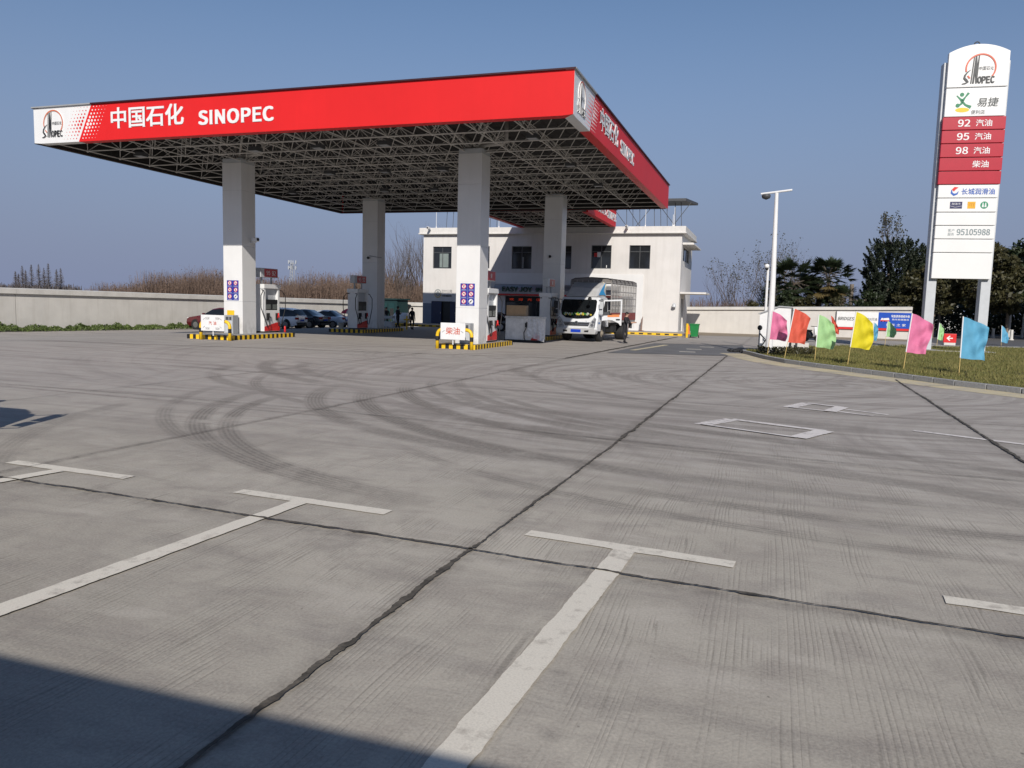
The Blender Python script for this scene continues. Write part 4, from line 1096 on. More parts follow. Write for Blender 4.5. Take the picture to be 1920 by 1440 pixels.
m = MB(); m.text('易捷', Fp, 1.34, 12.24, .42, .92, 0, .006, .022, shear=.12); m.text('便利店', Fp, 1.10, 11.88, .2, .62, 0, .006, .004); m.build('lettering', INK2, rp[0])
Fr = FR((0, -.271, 0), (1, 0, 0))
for i, (n_, zh) in enumerate((('92', '汽油'), ('95', '汽油'), ('98', '汽油'), (None, '柴油'))):
    m = MB(); z = Z[i + 2] + .17
    if n_: m.text(n_, Fr, .56, z, .34, .54, 0, .006, .028)
    m.text(zh, Fr, 1.36, z, .33, .72, 0, .006, .014); m.build('lettering', PAINTW, rp[i + 1])
m = MB(); m.text('长城润滑油', Fp, .98, 8.0 - .02, .30, 1.5, 0, .006, .02); m.build('lettering', INKB, rp[6])
m = MB(); m.ribbon([(.52, 8.22), (.53, 8.06), (.64, 7.97), (.78, 8.02), (.84, 8.14)], [.03, .10, .12, .08, .02], Fp, 0, .006, 0); m.ribbon([(.58, 8.18), (.68, 8.30), (.82, 8.33)], [.14, .14, .02], Fp, 0, .006, 1); m.build('oil_logo', [INKB, SRED], rp[6])
m = MB(); m.prism([(.50, 7.29), (1.06, 7.29), (1.06, 7.63), (.50, 7.63)], Fp, 0, .006, 0); m.text('加油卡', Fp, .58, 7.47, .11, .40, .0062, .008, 0, 3); m.ribbon([(.52, 7.42), (.75, 7.36), (1.04, 7.42)], [.012, .012, .012], Fp, .0062, .008, 3)
m.prism([(1.30, 7.29), (1.66, 7.29), (1.66, 7.63), (1.30, 7.63)], Fp, 0, .006, 1)
for k in range(3): m.ribbon([(1.38 + k * .1, 7.40), (1.38 + k * .1, 7.54), (1.46 + k * .08, 7.54)], [.018] * 3, Fp, .0062, .008, 4)
m.disc(Fp, 2.06, 7.46, .18, .18, 0, .006, 2, 24)
for s in (-.06, .06): m.disc(Fp, 2.06 + s, 7.55, .03, .03, .0062, .008, 3, 8); m.prism([(2.06 + s - .045, 7.36), (2.06 + s + .045, 7.36), (2.06 + s + .03, 7.51), (2.06 + s - .03, 7.51)], Fp, .0062, .008, 3)
m.build('service_icons', [mat('icon_purple', (.03, .03, .10), .4), mat('icon_amber', (.75, .40, .02), .4), mat('icon_green', (.02, .24, .12), .4), PAINTW, mat('icon_rust', (.6, .2, .02), .4)], rp[7])
m = MB(); m.text('95105988', Fp, .92, 6.00 - .02, .30, 1.5, 0, .006, .035); m.text('客户', Fp, .50, 6.13, .16, .3, 0, .006, 0); m.text('服务', Fp, .50, 5.94, .16, .3, 0, .006, 0); m.build('lettering', INKG, rp[9])
m = MB(); m.box(.3, 2.3, -.35, -.05, 0, .14); m.box(1.35, 1.36, -.36, -.35, 0, .14); m.build('sign_kerb', CAPM, py)

# ------------------------------------------------------------------ light pole, camera mast, shed, air post
lp = thing('lamp_pole', (6.57, 9.95, 0), 'tall white camera pole with T bar at the tip of the grass island', 'pole')
m = MB(); m.tube([(0, 0, 0), (0, 0, 3.2), (-.06, 0, 6.95)], [.155, .115, .075], 14); m.box(-.24, .24, -.24, .24, 0, .05); m.build('pole', PAINTW, lp, smooth=False)
m = MB(); m.tube([(-.70, .05, 6.93), (.56, -.05, 7.06)], .045, 8); m.build('cross_arm', PAINTW, lp)
m = MB(); m.lathe([(.02, -.02), (.16, 0), (.19, -.06), (.16, -.16), (.02, -.22)][::-1], (-.48, 0, 6.9), 14); m.build('dome_camera', DARKGREY, lp, smooth=True)
for k in range(4):
    a = k * PI / 2 + .6; m = MB(); m.prism([(0.1, .05), (.24, .05), (.12, .3)], (Vector((0, 0, 0)), Vector((math.cos(a), math.sin(a), 0)), Vector((0, 0, 1)), Vector((-math.sin(a), math.cos(a), 0))), -.01, .01); m.build('base_rib', PAINTW, lp)
mp = thing('camera_mast', (6.30, 16.8, 0), 'thin white mast topped by a small dome camera behind the white hut', 'pole')
m = MB(); m.tube([(0, 0, 0), (0, 0, 4.15)], [.075, .06], 10); m.build('pole', PAINTW, mp)
m = MB(); m.ball((-.06, -.02, 4.22), .13, 12); m.build('dome_camera', PAINTW, mp, smooth=True); m = MB(); m.ball((-.06, -.05, 4.1), .09, 12); m.build('lens', BLACK, mp, smooth=True)
sh = thing('service_hut', (6.75, 12.3, 0), 'small white sloped roof hut behind the tall white pole', 'hut')
F = FR((0, 0, 0), (1, 0, 0))
m = MB(); m.prism([(-.66, 0), (.70, 0), (.70, 2.10), (.18, 2.12), (-.66, 1.78)], F, -1.2, 0); m.build('wall', PAINTW, sh)
m = MB(); m.prism([(-.72, 1.76), (.18, 2.12), (.76, 2.10), (.76, 2.15), (.17, 2.18), (-.74, 1.81)], F, -1.25, .06); m.build('roof', GREY, sh)
m = MB(); m.box(.705, .77, -.03, .05, 0, 2.1); m.build('corner_post', DARKGREY, sh)
m = MB(); m.box(.80, 1.55, .1, .85, 0, .5, 0); m.box(.9, 1.0, .09, .1, .1, .4, 1); o = m.build('concrete_block', [CAPM, BLACK], None, loc=(6.75, 12.3, 0)); tag(o, 'low concrete chamber block beside the white hut under the red flag', 'concrete block')
m = MB(); m.tube([(.98, -.3, 0), (.98, -.3, .95)], .05, 8); o = m.build('short_post', DARKGREY, None, loc=(6.75, 11.9, 0)); tag(o, 'short dark post in the grass below the red flag', 'post')
ap = thing('air_post', (6.13, 11.5, 0), 'grey post with black head and looping hose left of the tall white pole', 'air pump')
m = MB(); m.tube([(0, 0, 0), (0, 0, 1.08)], .035, 8); m.build('post', GREY, ap); m = MB(); m.ball((0, 0, 1.16), .11, 10, sz=1.1); m.build('head', RUBBER, ap, smooth=True)
m = MB(); m.tube([(.02, -.05, .9), (.18, -.1, .72), (.28, -.1, .62), (.12, -.12, .35), (.2, -.12, .08)], .03, 8); m.build('hose', RUBBER, ap, smooth=True)
m = MB(); m.box(.14, .40, 0, .3, 0, .78); m.build('cabinet', LGREY, ap, bevel=.02)
m = MB()
for k in range(60):
    a = random.uniform(0, 2 * PI); q = random.uniform(0, 1) ** .5; s = random.uniform(.05, .16)
    m.ball((q * .75 * math.cos(a) , q * .7 * math.sin(a), s * .4), s, 6, sz=.6)
o = m.build('sand_bags', RUBBER, None, loc=(5.45, 12.0, 0)); tag(o, 'dark heap of rubber hose and sacks on the ground left of the air post', 'heap')

# ------------------------------------------------------------------ flags
def cloth_mat(name, col):
    m_, t, b = new_mat(name)
    P = N(t, 'ShaderNodeTexCoord').outputs['Object']
    f = noise(t, P, 9, 4)
    c = mixc(t, f, tuple(x * .9 for x in col), tuple(min(1, x * 1.08) for x in col))
    t.links.new(c, b.inputs['Base Color']); b.inputs['Roughness'].default_value = .75
    tr = N(t, 'ShaderNodeBsdfTranslucent'); t.links.new(c, tr.inputs['Color']); mx = N(t, 'ShaderNodeMixShader'); mx.inputs[0].default_value = .3
    t.links.new(b.outputs[0], mx.inputs[1]); t.links.new(tr.outputs[0], mx.inputs[2]); t.links.new(mx.outputs[0], t.nodes['Material Output'].inputs['Surface'])
    bn = N(t, 'ShaderNodeBump'); bn.inputs['Strength'].default_value = .5; bn.inputs['Distance'].default_value = .02; t.links.new(noise(t, P, 14, 5, .6, .8), bn.inputs['Height']); t.links.new(bn.outputs[0], b.inputs['Normal'])
    return m_
CL = {'pink': cloth_mat('cloth_pink', (.82, .22, .40)), 'red': cloth_mat('cloth_red', (.74, .12, .07)), 'green': cloth_mat('cloth_green', (.40, .68, .31)), 'yellow': cloth_mat('cloth_yellow', (.80, .68, .02)), 'blue': cloth_mat('cloth_blue', (.13, .42, .62))}
def flag(base, top, cloth_len, w, drop, colr, label, seed, side=.25):
    """pole from base to top (world), cloth hangs from the top of the pole down cloth_len and flies to +x by w, its free top corner drops"""
    rr = random.Random(seed)
    bx, by, bz = base; r = thing('flag', base, label, 'flag', group='small coloured flags on bamboo sticks')
    T = Vector(top) - Vector(base); d = T.normalized()
    m = MB(); m.tube([(0, 0, -.1), tuple(T * .5 + Vector((.004, 0, 0))), tuple(T)], [.011, .010, .009], 7); m.build('stick', BAMBOO, r)
    m = MB(); m.tube([tuple(T - d * (cloth_len)), tuple(T - d * .01)], .019, 8); m.build('sleeve', PAINTW, r)
    nx, ny = 26, 34; vs = []; ph = rr.uniform(0, 6)
    for j in range(ny + 1):
        t = j / ny
        p0 = T - d * (cloth_len * t + .02)
        for i in range(nx + 1):
            s = i / nx
            dr = drop * .72 * s ** 1.35 * (1 - .80 * t) + .05 * s * s * (1 - t)
            ww = w * (1 + .05 * math.sin(t * 3.2) - .07 * math.sin(t * 5 + ph) * s)
            wave = .085 * s * math.sin(s * 5.6 + t * 3.4 + ph) + .035 * s ** .5 * math.sin(s * 10 - t * 6.5 + ph * 2) + .045 * s * math.sin(t * 13 + s * 7 + ph) + .02 * math.sin(s * 19 + t * 9 + ph) * s + .05 * math.sin(3.2 * (s * .9 + t) + ph)* s
            vs.append((p0.x + ww * s, p0.y + side * s * w + wave, p0.z - dr - .02 * s * math.sin(s * 8 + ph)))
    m = MB(); m.add(vs, [(j * (nx + 1) + i, j * (nx + 1) + i + 1, (j + 1) * (nx + 1) + i + 1, (j + 1) * (nx + 1) + i) for j in range(ny) for i in range(nx)])
    m.build('cloth', CL[colr], r, smooth=True)
flag((6.52, 7.9, .05), (6.62, 7.7, 1.94), 1.15, .62, .42, 'pink', 'pink flag partly behind the tall white pole', 1)
flag((7.15, 6.3, .1), (7.42, 6.5, 2.06), 1.32, .60, .40, 'red', 'orange red flag in the grass next to the white pole', 2)
flag((8.22, 5.55, .1), (8.27, 5.68, 1.86), 1.22, .62, .44, 'green', 'pale green flag, the nearer and larger green one', 3)
flag((9.22, 4.02, .1), (9.40, 4.15, 2.0), 1.26, .64, .50, 'yellow', 'only yellow flag on the front row of the grass', 4)
flag((10.76, 2.4, .1), (10.92, 2.53, 1.98), 1.27, .62, .40, 'pink', 'large deep pink flag before the left leg of the price pylon', 5)
flag((12.14, 1.25, .1), (12.15, 1.38, 1.92), 1.27, .70, .36, 'blue', 'large sky blue flag at the right end of the front row', 6)
flag((10.05, 21.2, .1), (9.72, 21.0, 1.80), 1.0, .34, .5, 'red', 'thin red flag seen just behind the pale green one', 7)
flag((12.05, 22.6, .1), (12.18, 22.8, 1.45), 1.0, .26, .3, 'blue', 'narrow blue flag peeking out behind the yellow one', 8)
flag((12.7, 22.0, .1), (12.8, 22.2, 1.55), 0.86, .46, .5, 'green', 'small green flag before the blue advert panel', 9)
flag((16.80, 30.2, .05), (16.93, 30.6, 1.46), 1.1, .30, .5, 'green', 'narrow green flag by the small red arrow sign', 10)
flag((21.5, 34.6, .0), (21.53, 35.0, 1.36), 1.15, .42, .6, 'blue', 'small dark blue flag beyond the road at right', 11)

# ------------------------------------------------------------------ small right-hand objects
ar = thing('arrow_sign', (17.75, 31.3, 0), 'small red box sign with white left arrow on a white plinth', 'sign')
m = MB(); m.box(-.36, .3, -.15, .15, .02, .18); m.build('plinth', PALEWASH, ar)
m = MB(); m.box(-.40, .34, -.1, .12, .18, .76); bx = m.build('sign_box', SRED, ar, bevel=.02)
F = FR((-.03, -.1005, .47), (1, 0, 0)); m = MB(); m.ribbon([(-.12, 0), (.16, 0)], [.07, .07], F, 0, .005); m.ribbon([(0, .15), (-.17, 0), (0, -.15)], [.07, .08, .07], F, 0, .006); m.build('arrow', PAINTW, bx)
def bollard(x, y, label):
    m = MB(); m.lathe([(.20, 0), (.20, .06), (.13, .1), (.11, .84), (.09, .88)], (0, 0, 0), 14); o = m.build('bollard', PALEWASH, None, loc=(x, y, 0)); tag(o, label, 'bollard', 'white posts by the side road')
bollard(25.85, 55.0, 'white bollard on the side road left of the dark blue flag'); bollard(26.05, 50.1, 'white bollard just right of the dark blue flag'); bollard(18.2, 52.0, 'white bollard seen left of the big blue flag')
sc = thing('scooter', (9.2, 28.8, 0), 'dark scooter with pale front parked between the red and green flags', 'scooter', R(35))
for y in (-.55, .55):
    m = MB(); m.lathe([(.1, -.05), (.24, -.05), (.26, 0), (.24, .05), (.1, .05)], (0, y, .26), 16, axis='x'); w = m.build('wheel', RUBBER, sc); q = MB(); q.lathe([(.11, -.03), (.11, .03)], (0, y, .26), 12, axis='x'); q.build('rim', STEEL, w)
m = MB(); m.prism([(-.45, .3), (-.1, .22), (.2, .22), (.42, .4), (.75, .55), (.8, .7), (.2, .68), (-.05, .4), (-.35, .45)], (Vector((0, 0, 0)), Vector((0, 1, 0)), Vector((0, 0, 1)), Vector((1, 0, 0))), -.15, .15); m.build('body', BLACK, sc, bevel=.03)
m = MB(); m.prism([(-.62, .45), (-.3, .3), (-.36, .95), (-.44, 1.0)], (Vector((0, 0, 0)), Vector((0, 1, 0)), Vector((0, 0, 1)), Vector((1, 0, 0))), -.17, .17); m.build('front_shield', PAINTW, sc, bevel=.03)
m = MB(); m.box(-.13, .13, .12, .72, .69, .78); m.build('seat', RUBBER, sc, bevel=.03); m = MB(); m.tube([(-.36, -.32, 1.02), (0, -.42, 1.0), (.36, -.32, 1.02)], .022, 8); m.build('handlebar', BLACK, sc)
bn = thing('wheeled_bin', (1.75, 27.9, 0), 'green lidded wheelie bin at the kerb by the shop corner', 'bin')
m = MB(); m.add([(-.22, -.2, .08), (.22, -.2, .08), (.22, .22, .08), (-.22, .22, .08), (-.29, -.3, .88), (.29, -.3, .88), (.29, .3, .88), (-.29, .3, .88)], [(0, 3, 2, 1), (4, 5, 6, 7), (0, 1, 5, 4), (1, 2, 6, 5), (2, 3, 7, 6), (3, 0, 4, 7)]); m.build('body', GREEN, bn, bevel=.02)
m = MB(); m.box(-.32, .32, -.34, .34, .88, .95); m.build('lid', GREEN, bn, bevel=.02)
for s in (-1, 1): m = MB(); m.lathe([(.09, -.03), (.09, .03)], (s * .27, .22, .09), 12, axis='x'); m.build('wheel', RUBBER, bn)
m = MB(); m.tube([(0, 0, 0), (0, 0, .95)], .08, 10); o = m.build('yellow_post', YELLOW, None, loc=(1.25, 27.9, 0)); tag(o, 'short yellow post just left of the green wheelie bin', 'bollard')
m = MB(); m.lathe([(.24, 0), (.24, .04), (.12, .05), (.10, .5), (.03, .68)], (0, 0, 0), 14); o = m.build('traffic_cone', ORANGE, None, loc=(1.0, 31.2, .147)); tag(o, 'small orange cone on the apron at the shop corner', 'traffic cone')
m = MB()
for k in range(3): m.tube([(.05 * k, 0, 0), (.05 * k + .02, .1, .9 + .1 * k)], .02, 6); 
m.lathe([(.28, 0), (.2, .04), (.1, .06)], (0.05, 0, 0), 10)
o = m.build('broom', RUST, None, loc=(-2.9, 34.2, .147)); tag(o, 'broom like stick with brown head leaning at the shop front', 'broom')
m = MB(); m.tube([(0, 0, 0), (.02, .3, 1.35)], .02, 6); o = m.build('stick', RUST, None, loc=(-3.9, 34.5, .147)); tag(o, 'single thin pole leaning on the shop wall behind the truck', 'pole')
m = MB(); m.tube([(0, 0, 0), (0, 0, .5)], .05, 8); m.tube([(.16, 0, 0), (.16, 0, .4)], .06, 8); m.tube([(.42, 0, 0), (.42, 0, .5)], .03, 8); o = m.build('pipe_stub', RUST, None, loc=(5.9, 41.0, 0)); tag(o, 'rusty pipe stubs standing at the foot of the right wall', 'pipe')

# left yard: kiosk, umbrella tricycle, tank, cart
ki = thing('green_kiosk', (-27.4, 40.2, -.42), 'dark green sheet metal cabin by the wall left of the shop', 'kiosk', R(-12))
m = MB(); m.box(-1.35, 1.35, -.8, .8, .1, 2.5); m.build('wall', TEAL, ki); m = MB(); m.box(-1.5, 1.5, -.95, .95, 2.5, 2.62); m.build('roof', TEAL, ki)
for x in (-1.0, -.1, .75):
    m = MB(); m.box(x - .3, x + .3, -.83, -.802, .25, 2.2); d = m.build('door', mat('kiosk_pale', (.015, .075, .08), .75) if x < -.5 else mat('kiosk_door', (.005, .04, .042), .75), ki); q = MB(); q.box(x - .22, x + .22, -.836, -.831, 1.0, 1.7); q.build('pane', GLASS, d)
tk = thing('white_tank', (-20.9, 29.4, 0), 'white wheeled tank with yellow frame beside the shop corner', 'tank')
m = MB(); m.lathe([(.35, -.6), (.45, -.5), (.45, .5), (.35, .6)], (0, 0, .62), 18, axis='x'); m.build('drum', PAINTW, tk, smooth=True)
m = MB(); m.tube([(-.7, -.4, .2), (.7, -.4, .2), (.7, .4, .2), (-.7, .4, .2), (-.7, -.4, .2)], .04, 6); m.tube([(-.72, -.4, .2), (-.8, -.3, .75)], .04, 6); m.build('frame', YELLOW, tk)
for s in (-1, 1): m = MB(); m.lathe([(.17, -.05), (.17, .05)], (s * .55, -.4, .17), 12, axis='y'); m.build('wheel', RUBBER, tk)
tr = thing('umbrella_tricycle', (-27.6, 33.4, fall(-27.6, 33.4)), 'cargo tricycle under a red umbrella beyond the silver car', 'tricycle', R(20))
for x, y in ((0, -.9), (-.5, .7), (.5, .7)): m = MB(); m.lathe([(.12, -.05), (.25, -.05), (.27, 0), (.25, .05), (.12, .05)], (x, y, .27), 16, axis='x'); m.build('wheel', RUBBER, tr)
m = MB(); m.box(-.5, .5, .1, 1.2, .4, .8); m.build('cargo_bed', mat('bed_red', (.16, .02, .025), .5), tr, bevel=.02)
m = MB(); m.tube([(0, -.9, .27), (0, -.75, .9), (-.3, -.65, 1.0)], .03, 8); m.tube([(0, -.75, .9), (.3, -.65, 1.0)], .03, 8); m.tube([(0, -.8, .4), (0, .2, .4)], .05, 8); m.build('frame', BLACK, tr)
m = MB(); m.box(-.2, .2, -.25, .1, .55, .7); m.build('seat', RUBBER, tr, bevel=.03)
m = MB(); m.tube([(0, -.1, .4), (0, -.1, 1.5)], .02, 6); m.build('umbrella_pole', STEEL, tr)
m = MB(); n = 16; vs = [(0, -.1, 1.66)] + [(q * math.cos(2 * PI * k / n), -.1 + q * math.sin(2 * PI * k / n), z) for q, z in ((.5, 1.60), (.85, 1.42), (.98, 1.2)) for k in range(n)]
m.add(vs, [(0, 1 + k, 1 + (k + 1) % n) for k in range(n)] + [(1 + a * n + k, 1 + (a + 1) * n + k, 1 + (a + 1) * n + (k + 1) % n, 1 + a * n + (k + 1) % n) for a in range(2) for k in range(n)]); 
for i in range(len(m.m)): m.m[i] = 1 if (i % n) in (2, 3, 4, 11, 12) else 0
m.build('umbrella', [mat('umbrella_red', (.42, .02, .05), .7), mat('umbrella_pale', (.55, .42, .36), .7)], tr)
ct = thing('serving_cart', (-18.3, 22.2, 0), 'grey two tier trolley between the shaded column and two people', 'trolley')
m = MB(); m.box(-.38, .38, -.25, .25, .75, .92); m.box(-.38, .38, -.25, .25, .2, .55); m.build('box', LGREY, ct)
for x in (-.34, .34): m = MB(); m.tube([(x, -.2, 0), (x, -.2, 1.0)], .02, 6); m.tube([(x, .2, 0), (x, .2, 1.0)], .02, 6); m.build('leg', STEEL, ct)
m = MB(); m.tube([(0, 0, 0), (0, 0, .95)], .06, 10); m.tube([(-.2, 0, .7), (.2, 0, .7)], .05, 8); o = m.build('yellow_stand', YELLOW, None, loc=(-17.3, 23.0, 0)); tag(o, 'yellow barrier stand between two people in the shade', 'stand')

# ------------------------------------------------------------------ truck
def truck(loc, rz, label, door_open=True):
    r = thing('stake_truck', loc, label, 'truck', rz)
    S = (Vector((0, 0, 0)), Vector((0, 1, 0)), Vector((0, 0, 1)), Vector((1, 0, 0)))
    TW = mat('truck_white', (.70, .71, .72), .28, coat=.6, var=.05)
    CAGE = mat('cage_grey', (.33, .315, .30), .55, var=.2)
    hw = 1.06; r.scale = (1.10, 1.08, 1.07)
    # cab shell: side profile with wheel arch and door opening, loft of three slices so corners round off
    prof = [(.02, .58), (-.02, .80), (.0, 1.02), (.06, 1.16), (.40, 2.16), (.56, 2.28), (1.58, 2.31), (1.72, 2.2), (1.74, .78), (1.40, .78), (1.32, 1.0), (1.1, 1.12), (.86, 1.12), (.62, 1.0), (.52, .78), (.50, .58)]
    xs = [(-hw, .86), (-hw + .10, 1.0), (hw - .10, 1.0), (hw, .86)]
    m = MB(); n = len(prof); vs = []
    for k, (x, s) in enumerate(xs):
        for (y, z) in prof:
            yy = y + (0.07 if k in (0, 3) and y < .6 else 0); zz = z - (.06 if k in (0, 3) and z > 2.1 else 0)
            vs.append((x * (1 - max(0, z - 1.2) * .05), yy, zz))
    fs = []
    for k in range(3):
        for i in range(n): fs.append((k * n + i, k * n + (i + 1) % n, (k + 1) * n + (i + 1) % n, (k + 1) * n + i))
    fs += [tuple(range(n)), tuple(range(3 * n, 4 * n))[::-1]]
    m.add(vs, fs); cab = m.build('cab', TW, r, smooth=False, bevel=.02)
    m = MB(); m.box(-.94, .94, .12, 1.7, .42, .78); m.build('underbody', BLACK, r)
    sl = lambda z: .06 + (z - 1.16) * .34 - .035
    def fpan(pts, name, mt, off=0.0, par=None):
        q = MB(); o = len(pts)
        P = [(x, sl(z) - off, z) for x, z in pts]; B = [(x, sl(z) - off + .06, z) for x, z in pts]
        q.add(P + B, [tuple(range(o)), tuple(range(o, 2 * o))[::-1]] + [(i, o + i, o + (i + 1) % o, (i + 1) % o) for i in range(o)])
        return q.build(name, mt, par or r)
    wz = fpan([(-.84, 1.36), (-.60, 1.21), (0, 1.17), (.60, 1.21), (.84, 1.36), (.92, 1.6), (.91, 2.06), (.84, 2.15), (-.84, 2.15), (-.91, 2.06), (-.92, 1.6)], 'windscreen', CARGLASS)
    q = MB(); Fw = (Vector((0, .045, 1.2)), Vector((1, 0, 0)), Vector((0, .32, .947)), Vector((0, -.947, .32)))
    q.text('AUMARK', Fw, -.30, .02, .075, .62, .0, .006, .01, sp=1.3); q.build('lettering', CHROME, wz)
    q = MB()
    for k in range(40): x = random.uniform(-.75, .75); q.ball((x, .10 + random.uniform(-.02, .02), 1.36 + random.uniform(0, .09)), random.uniform(.03, .06), 5, random.randrange(3))
    q.build('dashboard_clutter', [mat('clutter_green', (.05, .22, .04), .6), mat('clutter_pale', (.45, .5, .4), .6), mat('clutter_yellow', (.5, .4, .05), .6)], cab)
    for s in (-1, 1): q = MB(); q.tube([(s * .3 - .3, .085, 1.22), (s * .3 + .25, .20, 1.5)], .012, 5); q.build('wiper', BLACK, r)
    # grille, lights, bumper
    Ff_ = FR((0, -.015, 0), (1, 0, 0))
    q = MB(); q.prism([(-.62, .80), (.62, .80), (.70, 1.0), (-.70, 1.0)], Ff_, -.05, .012); gl = q.build('grille', mat('grille_dark', (.05, .05, .055), .4), r)
    q = MB(); q.prism([(-.68, .955), (.68, .955), (.70, 1.0), (-.70, 1.0)], Ff_, .012, .03); q.prism([(-.64, .86), (.64, .86), (.65, .89), (-.65, .89)], Ff_, .012, .028)
    q.disc(Ff_, 0, .955, .10, .10, .03, .045, 0, 20); q.build('grille_bar', CHROME, gl)
    q = MB(); q.ribbon([(-.05, .94), (0, .99), (.05, .93), (0, .90)], [.025] * 4, Ff_, .046, .05); q.build('badge', BLACK, gl)
    q = MB(); q.text('2.8L', Ff_, .45, 1.04, .04, None, .0, .012); q.build('model_badge', CHROME, gl)
    for s in (-1, 1):
        q = MB(); q.prism([(s * .64, .74), (s * .96, .72), (s * 1.005, 1.20), (s * .93, 1.26), (s * .72, 1.0)][::s], Ff_, -.08, .018); hl = q.build('headlight', mat('lamp_housing', (.34, .35, .36), .12), r, bevel=.01)
        q = MB(); q.disc(Ff_, s * .82, .86, .085, .075, .018, .026, 0, 14); q.disc(Ff_, s * .87, 1.02, .065, .075, .018, .026, 0, 14); q.prism([(s * .93, .78), (s * .965, .78), (s * .99, 1.18), (s * .945, 1.2)][::s], Ff_, .018, .026); q.build('reflector', CHROME, hl)
    q = MB(); q.prism([(-1.0, .40), (1.0, .40), (1.04, .52), (1.02, .70), (-1.02, .70), (-1.04, .52)], Ff_, -.28, .10); bu = q.build('bumper', mat('bumper_silver', (.56, .56, .56), .3, metal=.3, var=.05), r, bevel=.03)
    q = MB()
    for s in (-1, 1): q.prism([(s * .45, .50), (s * .66, .50), (s * .68, .60), (s * .45, .58)][::s], Ff_, .08, .106)
    q.build('fog_slot', BLACK, bu)
    q = MB(); q.prism([(-.26, .48), (.26, .48), (.26, .63), (-.26, .63)], Ff_, .10, .112); pl = q.build('number_plate', PLATE, bu)
    # roof deflector with swoosh
    q = MB(); q.add([(-.84, .50, 2.30), (.84, .50, 2.30), (.90, 1.80, 2.30), (-.90, 1.80, 2.30), (-.72, .98, 2.78), (.74, .98, 2.74), (.86, 1.74, 3.06), (-.86, 1.74, 3.06)],
                    [(0, 3, 2, 1), (0, 1, 5, 4), (4, 5, 6, 7), (1, 2, 6, 5), (3, 0, 4, 7), (2, 3, 7, 6)]); df = q.build('roof_deflector', mat('deflector_silver', (.55, .55, .55), .3, metal=.2), r, bevel=.05)
    a, b, c = Vector((.855, .66, 2.36)), Vector((.905, 1.76, 2.36)), Vector((.862, 1.72, 3.02)); nrm = (b - a).cross(c - a).normalized(); rt = (b - a).normalized(); up = nrm.cross(rt)
    q = MB(); Fd_ = (a, rt, up, nrm); q.prism([(.05, .03), (.65, .06), (1.02, .02), (.72, .26), (1.0, .68), (.46, .36)], Fd_, .012, .02); q.build('blue_swoosh', mat('swoosh_blue', (.03, .30, .62), .35), df)
    # doors
    DP = lambda pts: pts
    for s in (-1, 1):
        H = Vector((s * 1.065, .52, 0)); ang = (R(52) if door_open and s > 0 else 0.0)
        M = Matrix.Translation(H) @ Matrix.Rotation(-s * ang, 4, 'Z')
        fr = lambda: (M @ Vector((0, 0, 0)), (M.to_3x3() @ Vector((0, 1, 0))), Vector((0, 0, 1)), (M.to_3x3() @ Vector((1, 0, 0))))
        F_ = fr(); lo, hi = (-.035, .012) if s > 0 else (-.012, .035)
        q = MB(); q.prism([(.0, 1.08), (.40, 1.14), (.62, 1.12), (.95, .98), (1.04, .86), (1.10, .86), (1.10, 1.42), (0, 1.34)], F_, lo, hi); 
        q.prism([(0, 1.34), (.06, 1.34), (.20, 2.10), (.13, 2.14)], F_, lo, hi); q.prism([(.13, 2.14), (.2, 2.08), (1.05, 2.12), (1.10, 2.2)], F_, lo, hi); q.prism([(1.03, 1.42), (1.10, 1.42), (1.10, 2.2), (1.03, 2.12)], F_, lo, hi)
        d = q.build('door', TW, r)
        if not (door_open and s > 0):
            q = MB(); q.prism([(.06, 1.35), (1.03, 1.42), (1.03, 2.12), (.2, 2.09)], F_, lo + .01, hi - .005); q.build('pane', CARGLASS, d)
        else:
            q = MB(); q.prism([(.05, 1.35), (.45, 1.37), (.45, 1.55), (.1, 1.52)], F_, lo + .01, hi - .01); q.build('door_lining', DARKGREY, d)
            q = MB(); q.box(.955, 1.066, .56, 1.55, 1.16, 2.1); q.build('doorway', BLACK, cab)  # black slab painting the shade inside the open cab
        q = MB(); o0, o1 = (hi, hi + .006) if s > 0 else (lo - .006, lo)
        q.prism([(.35, 1.28), (.98, 1.30), (.98, 1.41), (.35, 1.38)], F_, o0, o1, 0); q.prism([(.80, 1.14), (1.0, 1.14), (1.0, 1.2), (.80, 1.2)], F_, o0, o1 + (.03 if s > 0 else 0), 1); q.build('door_sticker', [mat('sticker_orange', (.70, .24, .08), .5), BLACK], d)
    if True:
        q = MB(); Fs_ = (Vector((1.064, .06, 0)), Vector((0, 1, 0)), Vector((0, 0, 1)), Vector((1, 0, 0))); q.text('江淮运输', Fs_, .06, .92, .10, .36, 0, .004, .004); q.build('side_lettering', mat('side_blue', (.03, .20, .50), .4), cab)
    # wheel arches, wheels
    for y, dual in ((.98, 0), (4.55, 1)):
        for s in (-1, 1):
            x = s * (.86 if not dual else .90)
            q = MB(); w_ = .13 if not dual else .26
            q.lathe([(.20, -w_), (.40, -w_), (.43, -w_ * .6), (.43, w_ * .6), (.40, w_), (.20, w_)], (x, y, .43), 28, axis='x'); w = q.build('wheel', RUBBER, r)
            q = MB(); q.lathe([(.05, 0), (.12, -.0), (.20, -.06), (.24, 0), (.24, .02)] if False else [(.24, -.02), (.24, .02), (.10, .05), (.10, .10), (.03, .11)], (x + s * (w_ - .03), y, .43), 18, axis='x') if s > 0 else q.lathe([(.03, -.11), (.10, -.10), (.10, -.05), (.24, -.02), (.24, .02)], (x - (w_ - .03), y, .43), 18, axis='x'); q.build('rim', mat('rim_tan', (.30, .26, .20), .6), w)
    q = MB(); q.box(-.98, .98, .55, 1.42, .78, .80) if False else None
